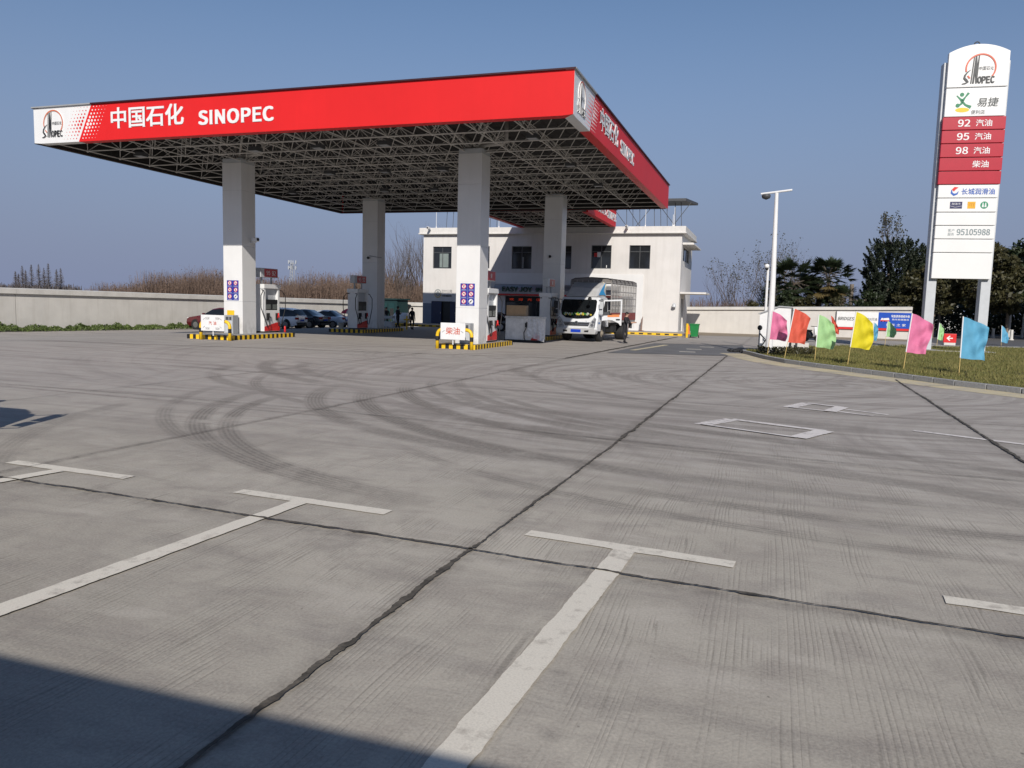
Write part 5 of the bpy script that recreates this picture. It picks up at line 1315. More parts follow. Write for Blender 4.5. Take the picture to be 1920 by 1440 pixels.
    # mirrors
    for s in (-1, 1):
        q = MB(); q.tube([(s * .96, .46, 2.12), (s * 1.26, .18, 2.16), (s * 1.30, .16, 2.0), (s * 1.30, .16, 1.32), (s * 1.0, .36, 1.28)], .018, 6); mr = q.build('mirror_arm', BLACK, r)
        q = MB(); q.box(s * 1.20 - .10, s * 1.20 + .10, .12, .20, 1.68, 2.06); q.box(s * 1.20 - .10, s * 1.20 + .10, .12, .20, 1.40, 1.62); q.build('mirror', [BLACK if s < 0 else LGREY], mr, bevel=.02)
    q = MB(); q.tube([(.6, .35, 2.28), (.72, -.22, 2.22)], .015, 6); q.ball((.75, -.3, 2.18), .10, 10); q.build('front_mirror', BLACK, r)
    # chassis and cage bed
    q = MB(); q.box(-.45, -.3, .3, 6.3, .62, .82); q.box(.3, .45, .3, 6.3, .62, .82); q.box(-.5, .5, 4.45, 4.65, .36, .5); q.box(.5, .98, 2.4, 3.4, .45, .8); q.build('chassis', BLACK, r)
    q = MB(); q.box(-1.12, 1.12, 1.95, 6.4, .98, 1.10); q.build('bed_floor', CAGE, r)
    for s in (-1, 1):
        q = MB(); q.box(s * 1.125 - .015, s * 1.125 + .015, 1.95, 6.4, 1.10, 1.5)
        q.build('drop_side', mat('drop_red', (.24, .05, .045), .55, var=.25), r)
        q = MB(); Fs_ = (Vector((s * 1.142, 1.95, 0)), Vector((0, s, 0)), Vector((0, 0, 1)), Vector((s, 0, 0))); q.prism([(s * .15 if s > 0 else -1.5, 1.14), (1.5 if s > 0 else -.15, 1.14), (1.5 if s > 0 else -.15, 1.42), (s * .15 if s > 0 else -1.5, 1.42)], Fs_, 0, .004); st = q.build('side_banner', mat('sticker_orange', (.70, .24, .08), .5), r)
        q = MB(); q.text('安全第一', Fs_, .25 if s > 0 else -1.4, 1.2, .16, 1.1, .0042, .007, .006); q.build('lettering', PAINTW, st)
        # cage: posts, rails, scroll bars
        q = MB()
        for k in range(10): y = 1.98 + k * .49; q.box(s * 1.12 - .02, s * 1.12 + .02, y - .02, y + .02, 1.5, 3.1)
        for z in (1.52, 1.9, 2.28, 2.62, 3.06): q.box(s * 1.12 - .018, s * 1.12 + .018, 1.97, 6.41, z - .018, z + .018)
        for k in range(36): y = 2.05 + k * .122; q.tube([(s * 1.12, y, 1.52), (s * 1.12, y, 3.0)], .012, 4)
        for k in range(18):
            y = 2.1 + k * .245
            q.tube([(s * 1.12, y, 2.45), (s * 1.12, y + .10, 2.60)], .014, 4); q.tube([(s * 1.12, y, 1.70), (s * 1.12, y + .10, 1.86)], .014, 4); q.tube([(s * 1.12, y + .04 * math.cos(a), 2.93 + .05 * math.sin(a)) if False else (s * 1.12, y, 2.88), (s * 1.12, y + .06, 3.0)], .012, 4)
        q.build('cage_side', CAGE, r)
    q = MB()
    for k in range(8): x = -1.1 + k * 2.2 / 7; q.box(x - .015, x + .015, 1.96, 1.99, 1.1, 3.2)
    for z in (1.6, 2.4, 3.06): q.box(-1.12, 1.12, 1.96, 1.99, z - .02, z + .02)
    q.build('cage_front', CAGE, r)
    q = MB()
    for k in range(7):
        y = 2.0 + k * .73; q.tube([(-1.14, y, 3.0), (-1.12, y, 3.20), (-.9, y, 3.29), (0, y, 3.34), (.9, y, 3.29), (1.12, y, 3.20), (1.14, y, 3.0)], .02, 6)
    q.tube([(0, 2.0, 3.34), (0, 6.38, 3.34)], .015, 5); q.build('roof_hoops', BLACK, r)
    q = MB(); pr = [(-1.12, 3.0), (-1.10, 3.19), (-.9, 3.28), (0, 3.33), (.9, 3.28), (1.10, 3.19), (1.12, 3.0)]
    q.add([(x, y, z) for y in (2.02, 6.36) for x, z in pr], [(i, i + 1, 7 + i + 1, 7 + i) for i in range(6)] + [tuple(range(7))]); q.build('tarpaulin', mat('tarp_grey', (.20, .185, .175), .8, var=.12, bump=.4, bscale=6), r)
    q = MB(); q.tube([(.78, 1.68, 2.4), (.85, 1.75, 2.9), (.7, 1.8, 3.05)], .05, 8); q.build('folded_rope', mat('rope_cream', (.55, .52, .34), .8), r)
    q = MB(); q.box(.86, 1.02, 6.1, 6.42, .62, .98); q.build('rear_lamp_box', DARKGREY, r); q = MB(); q.box(.90, 1.12, 6.2, 6.24, .60, 1.0); q.build('mud_flap', PAINTW, r)
    return r
truck((-3.46, 15.7, 0), R(-7), 'white cab stake truck with open driver door at the rear right island')
truck((-4.15, -19.3, 0), PI, 'stake truck standing in a bay just outside the left edge', door_open=False)

# ------------------------------------------------------------------ cars
def car(loc, rz, label, paint, kind='sedan', L=4.5, Wd=1.76, Hh=1.42):
    r = thing('parked_car', loc, label, 'car', rz, group='cars parked in the station yard')
    if kind == 'suv':
        top = [(-.5, .55), (-.49, .80), (-.44, .88), (-.27, .97), (-.25, .99), (-.10, 1.50), (.05, 1.56), (.28, 1.54), (.42, 1.44), (.48, 1.02), (.495, .90), (.5, .5)]; g0, g1 = 4, 9
    else:
        top = [(-.5, .48), (-.495, .66), (-.44, .76), (-.25, .90), (-.20, .92), (-.05, 1.33), (.07, 1.42), (.20, 1.39), (.36, .98), (.40, .96), (.475, .92), (.495, .80), (.5, .5)]; g0, g1 = 4, 8
    k = Hh / max(z for _, z in top)
    belt = lambda t: (.80 + .16 * (t + .5)) * k
    m = MB(); hw = Wd / 2; rows = []
    for t, z in top:
        z *= k; y = t * L; zb = .22 if abs(t) < .45 else .32
        fl = 1 - .16 * max(0, (abs(t) - .30) / .20) ** 2
        bz = min(z, belt(t)); tw = hw * fl * (1 - .24 * max(0, (z - bz)) / .5) if z > bz + .02 else hw * fl * .94
        rows.append([(hw * fl * .93, y, zb), (hw * fl, y, zb + .20), (hw * fl * 1.0, y, zb + (bz - zb) * .6), (hw * fl * .965, y, bz), (tw * .97, y, bz + (z - bz) * .86), (tw * .84, y, z), (0, y, z + .02)])
    n = 7; vs = []
    for rw in rows: vs += rw + [(-x, y, z) for x, y, z in rw[:-1][::-1]]
    q = 2 * n - 1; fs = []; mi = []
    for i in range(len(rows) - 1):
        for j in range(q):
            a, b = i * q + j, i * q + (j + 1) % q
            fs.append((a, b, b + q, a + q)); glass = g0 <= i < g1
            side = j in (3, 8)
            scr = glass and (i in (g0, g1 - 1)) and j in (3, 4, 5, 6, 7, 8)
            mi.append(1 if (glass and side) or scr else (2 if j in (q - 1,) else 0))
    fs += [tuple(range(q))[::-1], tuple(range((len(rows) - 1) * q, len(rows) * q))]; mi += [0, 0]
    m.add(vs, fs); m.m = mi
    body = m.build('body', [paint, CARGLASS, BLACK], r, smooth=True)
    body.modifiers.new('es', 'EDGE_SPLIT').split_angle = R(38)
    R_ = .32 if kind != 'suv' else .35
    for y in (-L * .315, L * .30):
        for s in (-1, 1):
            w = MB(); w.lathe([(.18, -.1), (R_ - .02, -.1), (R_, -.06), (R_, .06), (R_ - .02, .1), (.18, .1)], (s * (hw - .10), y, R_), 22, axis='x'); wh = w.build('wheel', RUBBER, r)
            w = MB()
            w.lathe([(.20, -.01), (.20, .01)], (s * (hw - .004), y, R_), 18, axis='x')
            w.build('rim', STEEL, wh)
            a = MB(); a.lathe([(R_ + .06, -.02), (R_ + .06, .0)], (s * (hw * .985), y, R_ + .01), 22, axis='x'); a.build('wheel_arch', BLACK, r)
    for s in (-1, 1):
        h = MB(); h.box(s * hw * .60 - .20, s * hw * .60 + .20, -L * .495, -L * .45, .60 * k, .74 * k); h.build('headlight', LAMP_GLASS, r, bevel=.03)
        h = MB(); h.box(s * hw * .68 - .17, s * hw * .68 + .17, L * .47, L * .502, .72 * k, .88 * k); h.build('tail_light', TAIL, r, bevel=.02)
        h = MB(); h.box(s * (hw + .06) - .09, s * (hw + .06) + .09, -L * .17, -L * .14, .94 * k, 1.06 * k); h.build('mirror', paint, r, bevel=.03)
    h = MB(); h.box(-.24, .24, L * .497, L * .506, .60 * k, .72 * k); h.build('number_plate', PLATE, r)
    h = MB(); h.box(-hw * .75, hw * .75, L * .47, L * .503, .30, .46); h.box(-hw * .6, hw * .6, -L * .503, -L * .47, .34, .56); h.build('bumper_trim', BLACK, r)
    return r
cp = lambda n, c, r=.25: mat('paint_' + n, c, r, coat=.8, var=.03)
car((-30.5, 20.2, fall(-29.5, 20.2)), R(-90), 'dark red car half hidden behind the front left column', cp('wine', (.09, .007, .012)), L=4.8, Hh=1.56)
car((-28.5, 23.9, fall(-27.5, 23.6)), R(-88), 'white hatchback seen from behind, nearest the first dispenser', cp('white', (.80, .81, .82)), 'suv', 4.3, 1.8, 1.56)
car((-28.5, 27.0, fall(-27.5, 26.7)), R(-90), 'black saloon between the white hatchback and the silver saloon', cp('black', (.022, .025, .032)), Hh=1.45)
car((-28.5, 30.2, fall(-27.5, 29.9)), R(-86), 'silver blue saloon furthest right in the row by the wall', cp('silver', (.50, .55, .62)), Hh=1.45)
car((-13.0, 27.4, 0), R(-90), 'dark saloon parked along the shop front behind the front right column', cp('ink', (.008, .008, .012)), Hh=1.36)

# ------------------------------------------------------------------ people
def person(loc, rz, label, h=1.68, arms='down', shirt=DARKCLOTH, lean=0.0, stride=.10, trousers=DARKCLOTH):
    r = thing('person', loc, label, 'person', rz, group='people standing by the pumps')
    k = h / 1.72
    J = {'pelvis': (0, 0, .93), 'waist': (0, -.01 - lean * .12, 1.08), 'chest': (0, -.01 - lean * .30, 1.28), 'collar': (0, -lean * .40, 1.42), 'neck': (0, -.01 - lean * .46, 1.50), 'chin': (0, -.03 - lean * .5, 1.57), 'head': (0, -.02 - lean * .54, 1.63), 'crown': (0, -.01 - lean * .55, 1.69)}
    Rr = {'pelvis': (.15, .115), 'waist': (.14, .105), 'chest': (.165, .12), 'collar': (.12, .09), 'neck': (.055, .058), 'chin': (.066, .078), 'head': (.078, .095), 'crown': (.055, .07)}
    E_ = [('pelvis', 'waist'), ('waist', 'chest'), ('chest', 'collar'), ('collar', 'neck'), ('neck', 'chin'), ('chin', 'head'), ('head', 'crown')]
    for s, n_ in ((-1, 'l'), (1, 'r')):
        st = s * stride
        J.update({n_ + 'hip': (s * .095, 0, .88), n_ + 'knee': (s * .105, -st * .6 - .02, .49), n_ + 'ankle': (s * .11, st * .9 - (.0), .09), n_ + 'toe': (s * .125, st * .9 - .15, .035)})
        Rr.update({n_ + 'hip': (.098, .105), n_ + 'knee': (.064, .068), n_ + 'ankle': (.046, .05), n_ + 'toe': (.042, .033)})
        E_ += [('pelvis', n_ + 'hip'), (n_ + 'hip', n_ + 'knee'), (n_ + 'knee', n_ + 'ankle'), (n_ + 'ankle', n_ + 'toe')]
        c = Vector(J['collar']); sh_ = c + Vector((s * .19, .0, -.03))
        if arms == 'reach' : el = sh_ + Vector((s * .06, -.14, -.24)); wr = el + Vector((-s * .05, -.23, .02))
        elif arms == 'fold': el = sh_ + Vector((s * .07, -.03, -.27)); wr = el + Vector((-s * .17, -.17, .06))
        else: el = sh_ + Vector((s * .05, .02, -.28)); wr = el + Vector((s * .01, -.05, -.25))
        J.update({n_ + 'sh': tuple(sh_), n_ + 'el': tuple(el), n_ + 'wr': tuple(wr)})
        Rr.update({n_ + 'sh': (.07, .07), n_ + 'el': (.048, .048), n_ + 'wr': (.032, .036)})
        d = (wr - el).normalized(); side = Vector((0, 1, 0)) if abs(d.z) > .6 else Vector((s, 0, 0)).cross(d).normalized()
        pm = wr + d * .08; J[n_ + 'palm'] = tuple(pm); Rr[n_ + 'palm'] = (.034, .04)
        E_ += [('collar', n_ + 'sh'), (n_ + 'sh', n_ + 'el'), (n_ + 'el', n_ + 'wr'), (n_ + 'wr', n_ + 'palm')]
        for f in range(4):
            o = (f - 1.5) * .019; ln = (.07, .085, .08, .06)[f]; inward = Vector((-s * .025, 0, 0))
            a = pm + side * o + d * .035; b = a + d * ln * .55 + inward * .4; e = a + d * ln + inward * 1.1
            for nm, p in (('a', a), ('b', b), ('c', e)): J[f'{n_}f{f}{nm}'] = tuple(p); Rr[f'{n_}f{f}{nm}'] = (.0095, .0095)
            E_ += [(n_ + 'palm', f'{n_}f{f}a'), (f'{n_}f{f}a', f'{n_}f{f}b'), (f'{n_}f{f}b', f'{n_}f{f}c')]
        a = wr + d * .03 + side * -.035; b = a + d * .05 + side * -.015
        J[n_ + 'ta'] = tuple(a); J[n_ + 'tb'] = tuple(b); Rr[n_ + 'ta'] = (.012, .012); Rr[n_ + 'tb'] = (.010, .010); E_ += [(n_ + 'wr', n_ + 'ta'), (n_ + 'ta', n_ + 'tb')]
    names = list(J); ix = {n_: i for i, n_ in enumerate(names)}
    me = bpy.data.meshes.new('body_skeleton'); me.from_pydata([tuple(c * k for c in J[n_]) for n_ in names], [(ix[a], ix[b]) for a, b in E_], [])
    o = bpy.data.objects.new('body_skeleton', me); COL.objects.link(o)
    o.modifiers.new('skin', 'SKIN').use_smooth_shade = True
    for i, n_ in enumerate(names):
        v = me.skin_vertices[0].data[i]; v.radius = tuple(q * k for q in Rr[n_]); v.use_root = (n_ == 'pelvis')
    o.modifiers.new('sub', 'SUBSURF').levels = 2
    dg = bpy.context.evaluated_depsgraph_get(); bm_ = bpy.data.meshes.new_from_object(o.evaluated_get(dg)); bpy.data.objects.remove(o)
    bm_.name = 'body'
    for q in (SKIN, shirt, trousers, BLACK): bm_.materials.append(q)
    wl = [Vector(J[s + 'wr']) * k for s in 'lr']
    for p in bm_.polygons:
        c = p.center; z = c.z / k
        if z > 1.475: mi = 0
        elif any((c - w).length < .03 * k or (c - w - (w - Vector(J[s + 'el']) * k).normalized() * .1).length < .11 * k for w, s in zip(wl, 'lr')): mi = 0
        elif z > .92: mi = 1
        elif z > .085: mi = 2
        else: mi = 3
        p.material_index = mi; p.use_smooth = True
    link('body', bm_, r)
    hc = Vector(J['head']) * k
    m = MB(); m.ball(tuple(hc + Vector((0, .018, .025)) * k), .098 * k, 14, sz=1.05); hair = m.build('hair', HAIR, r, smooth=True)
    m = MB()
    for s in (-1, 1): m.ball(tuple(hc + Vector((s * .032, -.088, .0)) * k), .012 * k, 6)
    m.build('eyes', BLACK, r)
    m = MB(); m.ball(tuple(hc + Vector((0, -.102, -.03)) * k), .018 * k, 6, sz=1.4); m.build('nose', SKIN, r, smooth=True)
    m = MB()
    for s in (-1, 1): m.ball(tuple(hc + Vector((s * .085, 0, -.01)) * k), .02 * k, 6, sz=1.5)
    m.build('ears', SKIN, r, smooth=True)
    m = MB(); m.box(-.025 * k, .025 * k, hc.y - .094 * k, hc.y - .086 * k, hc.z - .07 * k, hc.z - .062 * k); m.build('mouth', mat('lips', (.30, .11, .09), .5), r)
    return r
person((-0.78, 15.6, 0), R(78), 'person in black standing at the open door of the stake truck', 1.66, 'reach', lean=.15)
person((-18.15, 23.3, 0), R(150), 'person in dark clothes behind the grey trolley in the shade', 1.58, 'fold')
person((-17.0, 23.2, 0), R(60), 'person in dark clothes standing right of the yellow stand', 1.52, 'down')
person((-19.2, 23.6, 0), R(20), 'person in dark clothes mostly hidden by the rear left column', 1.5, 'down')

# ------------------------------------------------------------------ vegetation
def leaf_cards(n, sampler, size, up=0.0, flat=False, aspect=.55):
    """n small leaf quads, centres from sampler(n) -> (n,3); returns V, F"""
    C = sampler(n); n = len(C)
    a = rng.normal(size=(n, 3)); a[:, 2] += up; a /= np.linalg.norm(a, axis=1)[:, None]
    b = rng.normal(size=(n, 3)); b -= (b * a).sum(1)[:, None] * a; b /= np.linalg.norm(b, axis=1)[:, None]
    s = size * rng.uniform(.6, 1.35, n)[:, None]
    V = np.stack([C - a * s * .5, C + b * s * aspect * .5, C + a * s * .5, C - b * s * aspect * .5], 1).reshape(-1, 3)
    return V, np.arange(4 * n).reshape(n, 4)

def branch_tree(m, base, d, length, rad, depth, rr, spread=.6, tips=None, split=(2, 3), upb=.25):
    p = Vector(base); d = Vector(d).normalized(); pts = [p.copy()]; rads = [rad]; k = 4
    for i in range(k):
        d = (d + Vector((rr.gauss(0, .09), rr.gauss(0, .09), rr.gauss(0, .05) + upb * .12))).normalized()
        p = p + d * length / k; pts.append(p.copy()); rads.append(rad * (1 - .45 * (i + 1) / k))
    m.tube(pts, rads, 5 if rad < .04 else 8, cap=False)
    if tips is not None and depth <= 1: tips.append((tuple(p), length))
    if depth <= 0: return
    for c in range(rr.randint(*split)):
        q = Vector((rr.gauss(0, 1), rr.gauss(0, 1), rr.gauss(0, .6)))
        nd = (d + q.normalized() * spread + Vector((0, 0, upb))).normalized()
        o = pts[rr.randint(2, k)] if c else pts[-1]
        branch_tree(m, o, nd, length * rr.uniform(.6, .85), rads[-1] * (.95 if c == 0 else .75), depth - 1, rr, spread, tips, split, upb)

LEAF_DK = leaf_mat('leaf_dark', (.010, .020, .007), (.034, .048, .014), .55, .15)
LEAF_OL = leaf_mat('leaf_olive', (.022, .026, .009), (.070, .060, .020), .55, .15)
LEAF_CON = leaf_mat('leaf_conifer', (.006, .012, .005), (.020, .030, .010), .65, .06)
LEAF_PALM = leaf_mat('leaf_palm', (.014, .025, .012), (.048, .064, .028), .5, .15)
LEAF_PALMD = leaf_mat('leaf_palm_dry', (.10, .075, .03), (.19, .14, .05), .7, .15)
LEAF_DRY = leaf_mat('leaf_dry', (.07, .05, .035), (.15, .10, .065), .85, .1)
TWIG = mat('twig', (.095, .075, .062), .9, var=.3)
TWIGR = mat('twig_reddish', (.12, .085, .068), .9, var=.3)

def broad_crown(seed, rx, ry, rz_, zc, n, lobes=26, size=.22):
    rr = np.random.default_rng(seed)
    # clump centres through the volume, irregular outline
    L = rr.normal(size=(lobes, 3)); L /= np.linalg.norm(L, axis=1)[:, None]; L *= rr.uniform(.25, 1.0, (lobes, 1)) ** .6
    L *= np.array([rx, ry, rz_]); L[:, 2] += zc
    rad = rr.uniform(.16, .36, lobes) * min(rx, rz_) * 1.1
    def samp(n):
        i = rr.integers(0, lobes, n); d = rr.normal(size=(n, 3)); d /= np.linalg.norm(d, axis=1)[:, None]
        return L[i] + d * (rad[i] * rr.uniform(.35, 1.05, n))[:, None] * np.array([1.15, 1.15, .75])
    return leaf_cards(n, samp, size), L
BT = []
for sd, nn in ((1, 7500), (2, 7500), (3, 7000)):
    (V, F_), L = broad_crown(sd, 2.6, 2.6, 2.75, 5.2, nn, 38, .36)
    m = MB(); rr = random.Random(sd); m.tube([(0, 0, -.1), (.05, 0, 1.4), (.1, .05, 3.2)], [.17, .14, .11], 9)
    for q in L[::2]: m.tube([(.1, .05, 2.6 + rr.uniform(-.5, .8)), tuple((np.array([.1, .05, 3.4]) + q) / 2 + np.array([0, 0, .2])), tuple(q)], [.07, .045, .015], 5)
    BT.append((V, F_, m))
def broad_tree(k, loc, sc, rz, label, wash=False, leaf=LEAF_OL, group='evergreen street trees at right'):
    r = thing('street_tree', loc, label, 'tree', rz, group=group)
    V, F_, m = BT[k]
    if ('bt', k, leaf.name) not in _TX:
        c = fast_mesh('crown', V, F_, leaf); _TX[('bt', k, leaf.name)] = c.data; bpy.data.objects.remove(c)
    c = link('crown', _TX[('bt', k, leaf.name)], r)
    if ('tk', k) not in _TX:
        t = m.build('trunk', BARKP); _TX[('tk', k)] = t.data; bpy.data.objects.remove(t)
    t = link('trunk', _TX[('tk', k)], r)
    if wash:
        q = MB(); q.tube([(0, 0, 0), (.03, 0, 1.0), (.045, 0, 1.25)], [.185, .165, .155], 10); q.build('whitewashed_foot', PALEWASH, t)
    r.scale = (sc[0], sc[0], sc[1])
RTX = [(19.6, 48, .9, .88, 0), (21.4, 55, 1.0, 1.0, 0), (23.2, 47, .95, 1.02, 0), (25.6, 59, 1.15, 1.12, 0), (28.6, 50, 1.1, 1.18, 0), (31.6, 57, 1.2, 1.22, 1), (34.5, 50, 1.05, 1.15, 1), (17.6, 53, .75, .62, 0), (22.2, 64, 1.1, 1.02, 0), (28.0, 68, 1.25, 1.25, 1),
       (33.6, 66, 1.3, 1.3, 1), (38.5, 60, 1.2, 1.3, 1), (37.5, 52, 1.0, 1.15, 1), (40, 70, 1.3, 1.35, 1), (20.6, 58, .8, .75, 0), (26.4, 53, .9, .95, 0)]
RTL = ['the leftmost street tree, low, between dark conifer and pylon', 'taller one']
WHO = ['evergreen street tree directly behind the left leg of the pylon', 'evergreen street tree showing between the pylon legs, further back', 'evergreen street tree with bare leaning stem between the pylon legs', 'tall street tree just behind the right leg of the pylon',
       'dense street tree right of the pylon with its crown against the sky', 'street tree with whitewashed foot behind the dark blue flag', 'street tree with whitewashed foot at the right edge, nearest row', 'low bushy evergreen between the conifer and the pylon', 'far evergreen filling the gap behind the pylon legs', 'back row street tree with whitewashed foot right of the pylon',
       'back row street tree near the right edge of the picture', 'far right street tree with whitewashed foot', 'street tree with whitewashed foot cut by the right edge', 'furthest street tree beyond the right edge row', 'short evergreen behind the red arrow sign', 'middle row evergreen above the big blue flag']
for i, (x, y, a, b, w) in enumerate(RTX): broad_tree(i % 3, (x, y, 0), (a, b), i * 1.9, WHO[i], bool(w), [LEAF_OL, LEAF_DK, LEAF_OL][i % 3])
def washed_trunk(x, y, h, label):
    m = MB(); m.tube([(0, 0, 0), (.04, 0, h * .6), (.02, .02, h)], [.12, .10, .08], 9); o = m.build('whitewashed_trunk', PALEWASH, None, loc=(x, y, 0)); tag(o, label, 'tree trunk', 'whitewashed trunks along the side road')
washed_trunk(27.7, 57.5, 2.6, 'thin whitewashed trunk, left of the group at the right edge'); washed_trunk(29.6, 60.5, 2.3, 'whitewashed trunk in the middle of the group at the right edge'); washed_trunk(29.3, 57.0, 2.4, 'whitewashed trunk nearest the right edge of the picture'); washed_trunk(31.0, 63.5, 2.2, 'faint far whitewashed trunk among the street trees')

def conifer(loc, label):
    r = thing('conifer', loc, label, 'tree')
    m = MB(); m.tube([(0, 0, -.1), (.1, 0, 3.0), (.0, .0, 8.2)], [.22, .16, .04], 9)
    rr = random.Random(5); tips = []
    for k in range(10): branch_tree(m, (random.uniform(-.5, .3), 0, 7.4 + rr.uniform(-.4, 1.0)), (rr.uniform(-1.1, .7), rr.uniform(-.5, .5), 1.1), rr.uniform(.9, 1.3), .035, 2, rr, .5, tips)
    m.build('trunk', BARK, r)
    # flame shaped tufts sweeping up and outward
    V, F_ = [], []; o = 0
    R2 = np.random.default_rng(9)
    outline = [(0.3, 1.5), (1.0, 1.75), (2.0, 1.7), (3.0, 1.5), (4.0, 1.55), (5.0, 1.9), (6.0, 2.1), (7.0, 2.25), (7.6, 2.0), (8.1, 1.3), (8.6, .4)]
    zz = np.array([q[0] for q in outline]); ww = np.array([q[1] for q in outline])
    for t in range(430):
        z = R2.uniform(.3, 7.9); an = R2.uniform(0, 2 * PI); rad = np.interp(z, zz, ww) * R2.uniform(.15, 1.0) ** .6
        skew = .20 * (z - 4.6)
        c = np.array([rad * math.cos(an) + skew, rad * .9 * math.sin(an), z])
        d = np.array([math.cos(an) * .55 + R2.normal(0, .25), math.sin(an) * .55 + R2.normal(0, .25), .9]); d /= np.linalg.norm(d)
        ln = R2.uniform(.5, 1.15); n = 120
        s = R2.uniform(0, 1, n); rr_ = .30 * (1 - s) ** .7 * R2.uniform(.2, 1, n); dd = R2.normal(size=(n, 3)); dd /= np.linalg.norm(dd, axis=1)[:, None]
        P = c + d * (s * ln)[:, None] + dd * rr_[:, None]
        v, f = leaf_cards(n, lambda _: P, .20, up=.5, aspect=.4)
        V.append(v); F_.append(f + o); o += len(v)
    fast_mesh('foliage', np.concatenate(V), np.concatenate(F_), LEAF_CON, r)
    if tips:
        C = np.array([t[0] for t in tips]); C = np.repeat(C, 7, 0) + R2.normal(0, .13, (len(C) * 7, 3))
        v, f = leaf_cards(len(C), lambda n: C, .17); fast_mesh('sparse_leaves', v, f, LEAF_OL, r)
conifer((16.2, 50.4, 0), 'dark ragged conifer with sparse branches on top behind the wall')

def palm(loc, h, label, seed, dry=.25, sc=1.0):
    r = thing('palm_tree', loc, label, 'palm', seed * 1.3, group='fan palms behind the right wall')
    m = MB(); m.tube([(0, 0, -.1), (.05, 0, h * .5), (.0, .03, h)], [.20, .19, .16], 10)
    m.build('trunk', mat('palm_trunk', (.075, .055, .04), .95, var=.4, scale=14, bump=.6), r)
    R2 = np.random.default_rng(seed); G = [[], []]; Fq = [[], []]; off = [0, 0]; stm = MB()
    for k in range(80):
        an = R2.uniform(0, 2 * PI); el = R2.uniform(-1.3, 1.3); ln = R2.uniform(.8, 1.55) * sc
        d = np.array([math.cos(an) * math.cos(el), math.sin(an) * math.cos(el), math.sin(el)])
        hub = np.array([0, 0, h]) + d * ln; hub[2] -= .12 * ln
        stm.tube([(0, 0, h - .1), tuple((np.array([0, 0, h]) + hub) / 2 + np.array([0, 0, .08])), tuple(hub)], .016, 4, cap=False)
        side = np.cross(d, [0, 0, 1]); side /= max(1e-6, np.linalg.norm(side)); upv = np.cross(side, d)
        gi = 1 if (el < -.35 and R2.uniform() < dry * 3) else 0
        for q in range(22):
            t = -1.25 + 2.5 * q / 21
            tip = hub + (d * math.cos(t) + side * math.sin(t)) * (.78 * sc * R2.uniform(.85, 1.05)) + np.array([0, 0, -.22 * abs(t) - R2.uniform(0, .14)])
            w = (side * math.cos(t) - d * math.sin(t)) * .040 * sc; mid = hub * .45 + tip * .55 + upv * .05
            G[gi].append(np.stack([hub, mid + w, tip, mid - w])); Fq[gi].append(np.arange(4) + off[gi]); off[gi] += 4
    stm.build('stalks', BARKP, r)
    for gi, (nm, mt) in enumerate((('fronds', LEAF_PALM), ('dry_fronds', LEAF_PALMD))):
        if G[gi]: fast_mesh(nm, np.concatenate(G[gi]), np.array(Fq[gi]), mt, r)
palm((8.5, 52.8, 0), 4.6, 'broad dark fan palm nearest the tall white pole', 3, .1, 1.4)
palm((11.5, 52.8, 0), 5.2, 'taller fan palm with yellowed lower fronds, middle of the three', 4, .35, 1.25)
palm((9.9, 54.5, 0), 3.4, 'low fan palm between the two taller palms', 6, .3, 1.15)
palm((12.6, 51.8, 0), 3.0, 'small yellowing fan palm beside the dark conifer', 8, .5, 1.0)
palm((7.2, 51.8, 0), 3.2, 'low dark fan palm at the left end of the palm clump', 9, .1, 1.1)

def bare_tree(loc, h, label, seed, n=5, depth=4, leaves=0, mt=TWIG, spread=.45, group=None, thick=.055):
    r = thing('bare_tree', loc, label, 'tree', group=group); rr = random.Random(seed); m = MB(); tips = []
    for k in range(n): branch_tree(m, (rr.uniform(-.25, .25), rr.uniform(-.25, .25), 0), (rr.uniform(-.35, .35), rr.uniform(-.35, .35), 1), h * rr.uniform(.34, .46), thick * h / 6, depth, rr, spread, tips)
    m.build('branches', mt, r)
    if leaves and tips:
        C = np.array([t[0] for t in tips]); C = np.repeat(C, leaves, 0) + rng.normal(0, .12, (len(C) * leaves, 3)); v, f = leaf_cards(len(C), lambda n_: C, .16); fast_mesh('last_leaves', v, f, LEAF_OL, r)
for i, (x, y, h, n_, lv, lab) in enumerate([(6.9, 56, 7.4, 6, 2, 'bare upright tree with a few leaves above the left palm'), (3.3, 54, 6.4, 5, 2, 'bare pollarded tree over the wall right of the shop'), (5.1, 55, 5.0, 6, 1, 'low leafless tree left of the tall white pole'), (1.4, 56, 5.2, 6, 0, 'leafless bush close to the shop corner over the wall'),
    (17.9, 50, 4.6, 5, 2, 'twiggy tree between conifer and pylon leg'), (13.7, 55, 4.4, 4, 0, 'thin twigs left of the dark conifer'), (8.6, 58, 6.8, 5, 2, 'thin tree with scattered leaves behind the palms')]):
    bare_tree((x, y, 0), h, lab, 20 + i, n_, 4, lv, group='leafless trees behind the right wall', thick=.075)
for i, (x, y, h, lab) in enumerate([(-29.5, 47, 6.9, 'leafless tree just right of the rear left column'), (-27.3, 49, 7.4, 'leafless tree midway between the rear left column and the shop'), (-25.2, 48, 7.2, 'leafless tree close to the left corner of the shop'), (-32.0, 50, 6.2, 'leafless tree left of the rear left column'), (-26.2, 53, 7.6, 'leafless tree behind the row left of the shop')]):
    bare_tree((x, y, 0), h, lab, 50 + i, 9, 4, 0, TWIG, .34, group='leafless trees left of the shop', thick=.095)
m = MB()
for a, b in (((0, 0, 0), (0, 0, 5.2)), ((1.3, 0, 3.0), (2.0, 0, 5.3))): m.tube([a, b], .22, 10)
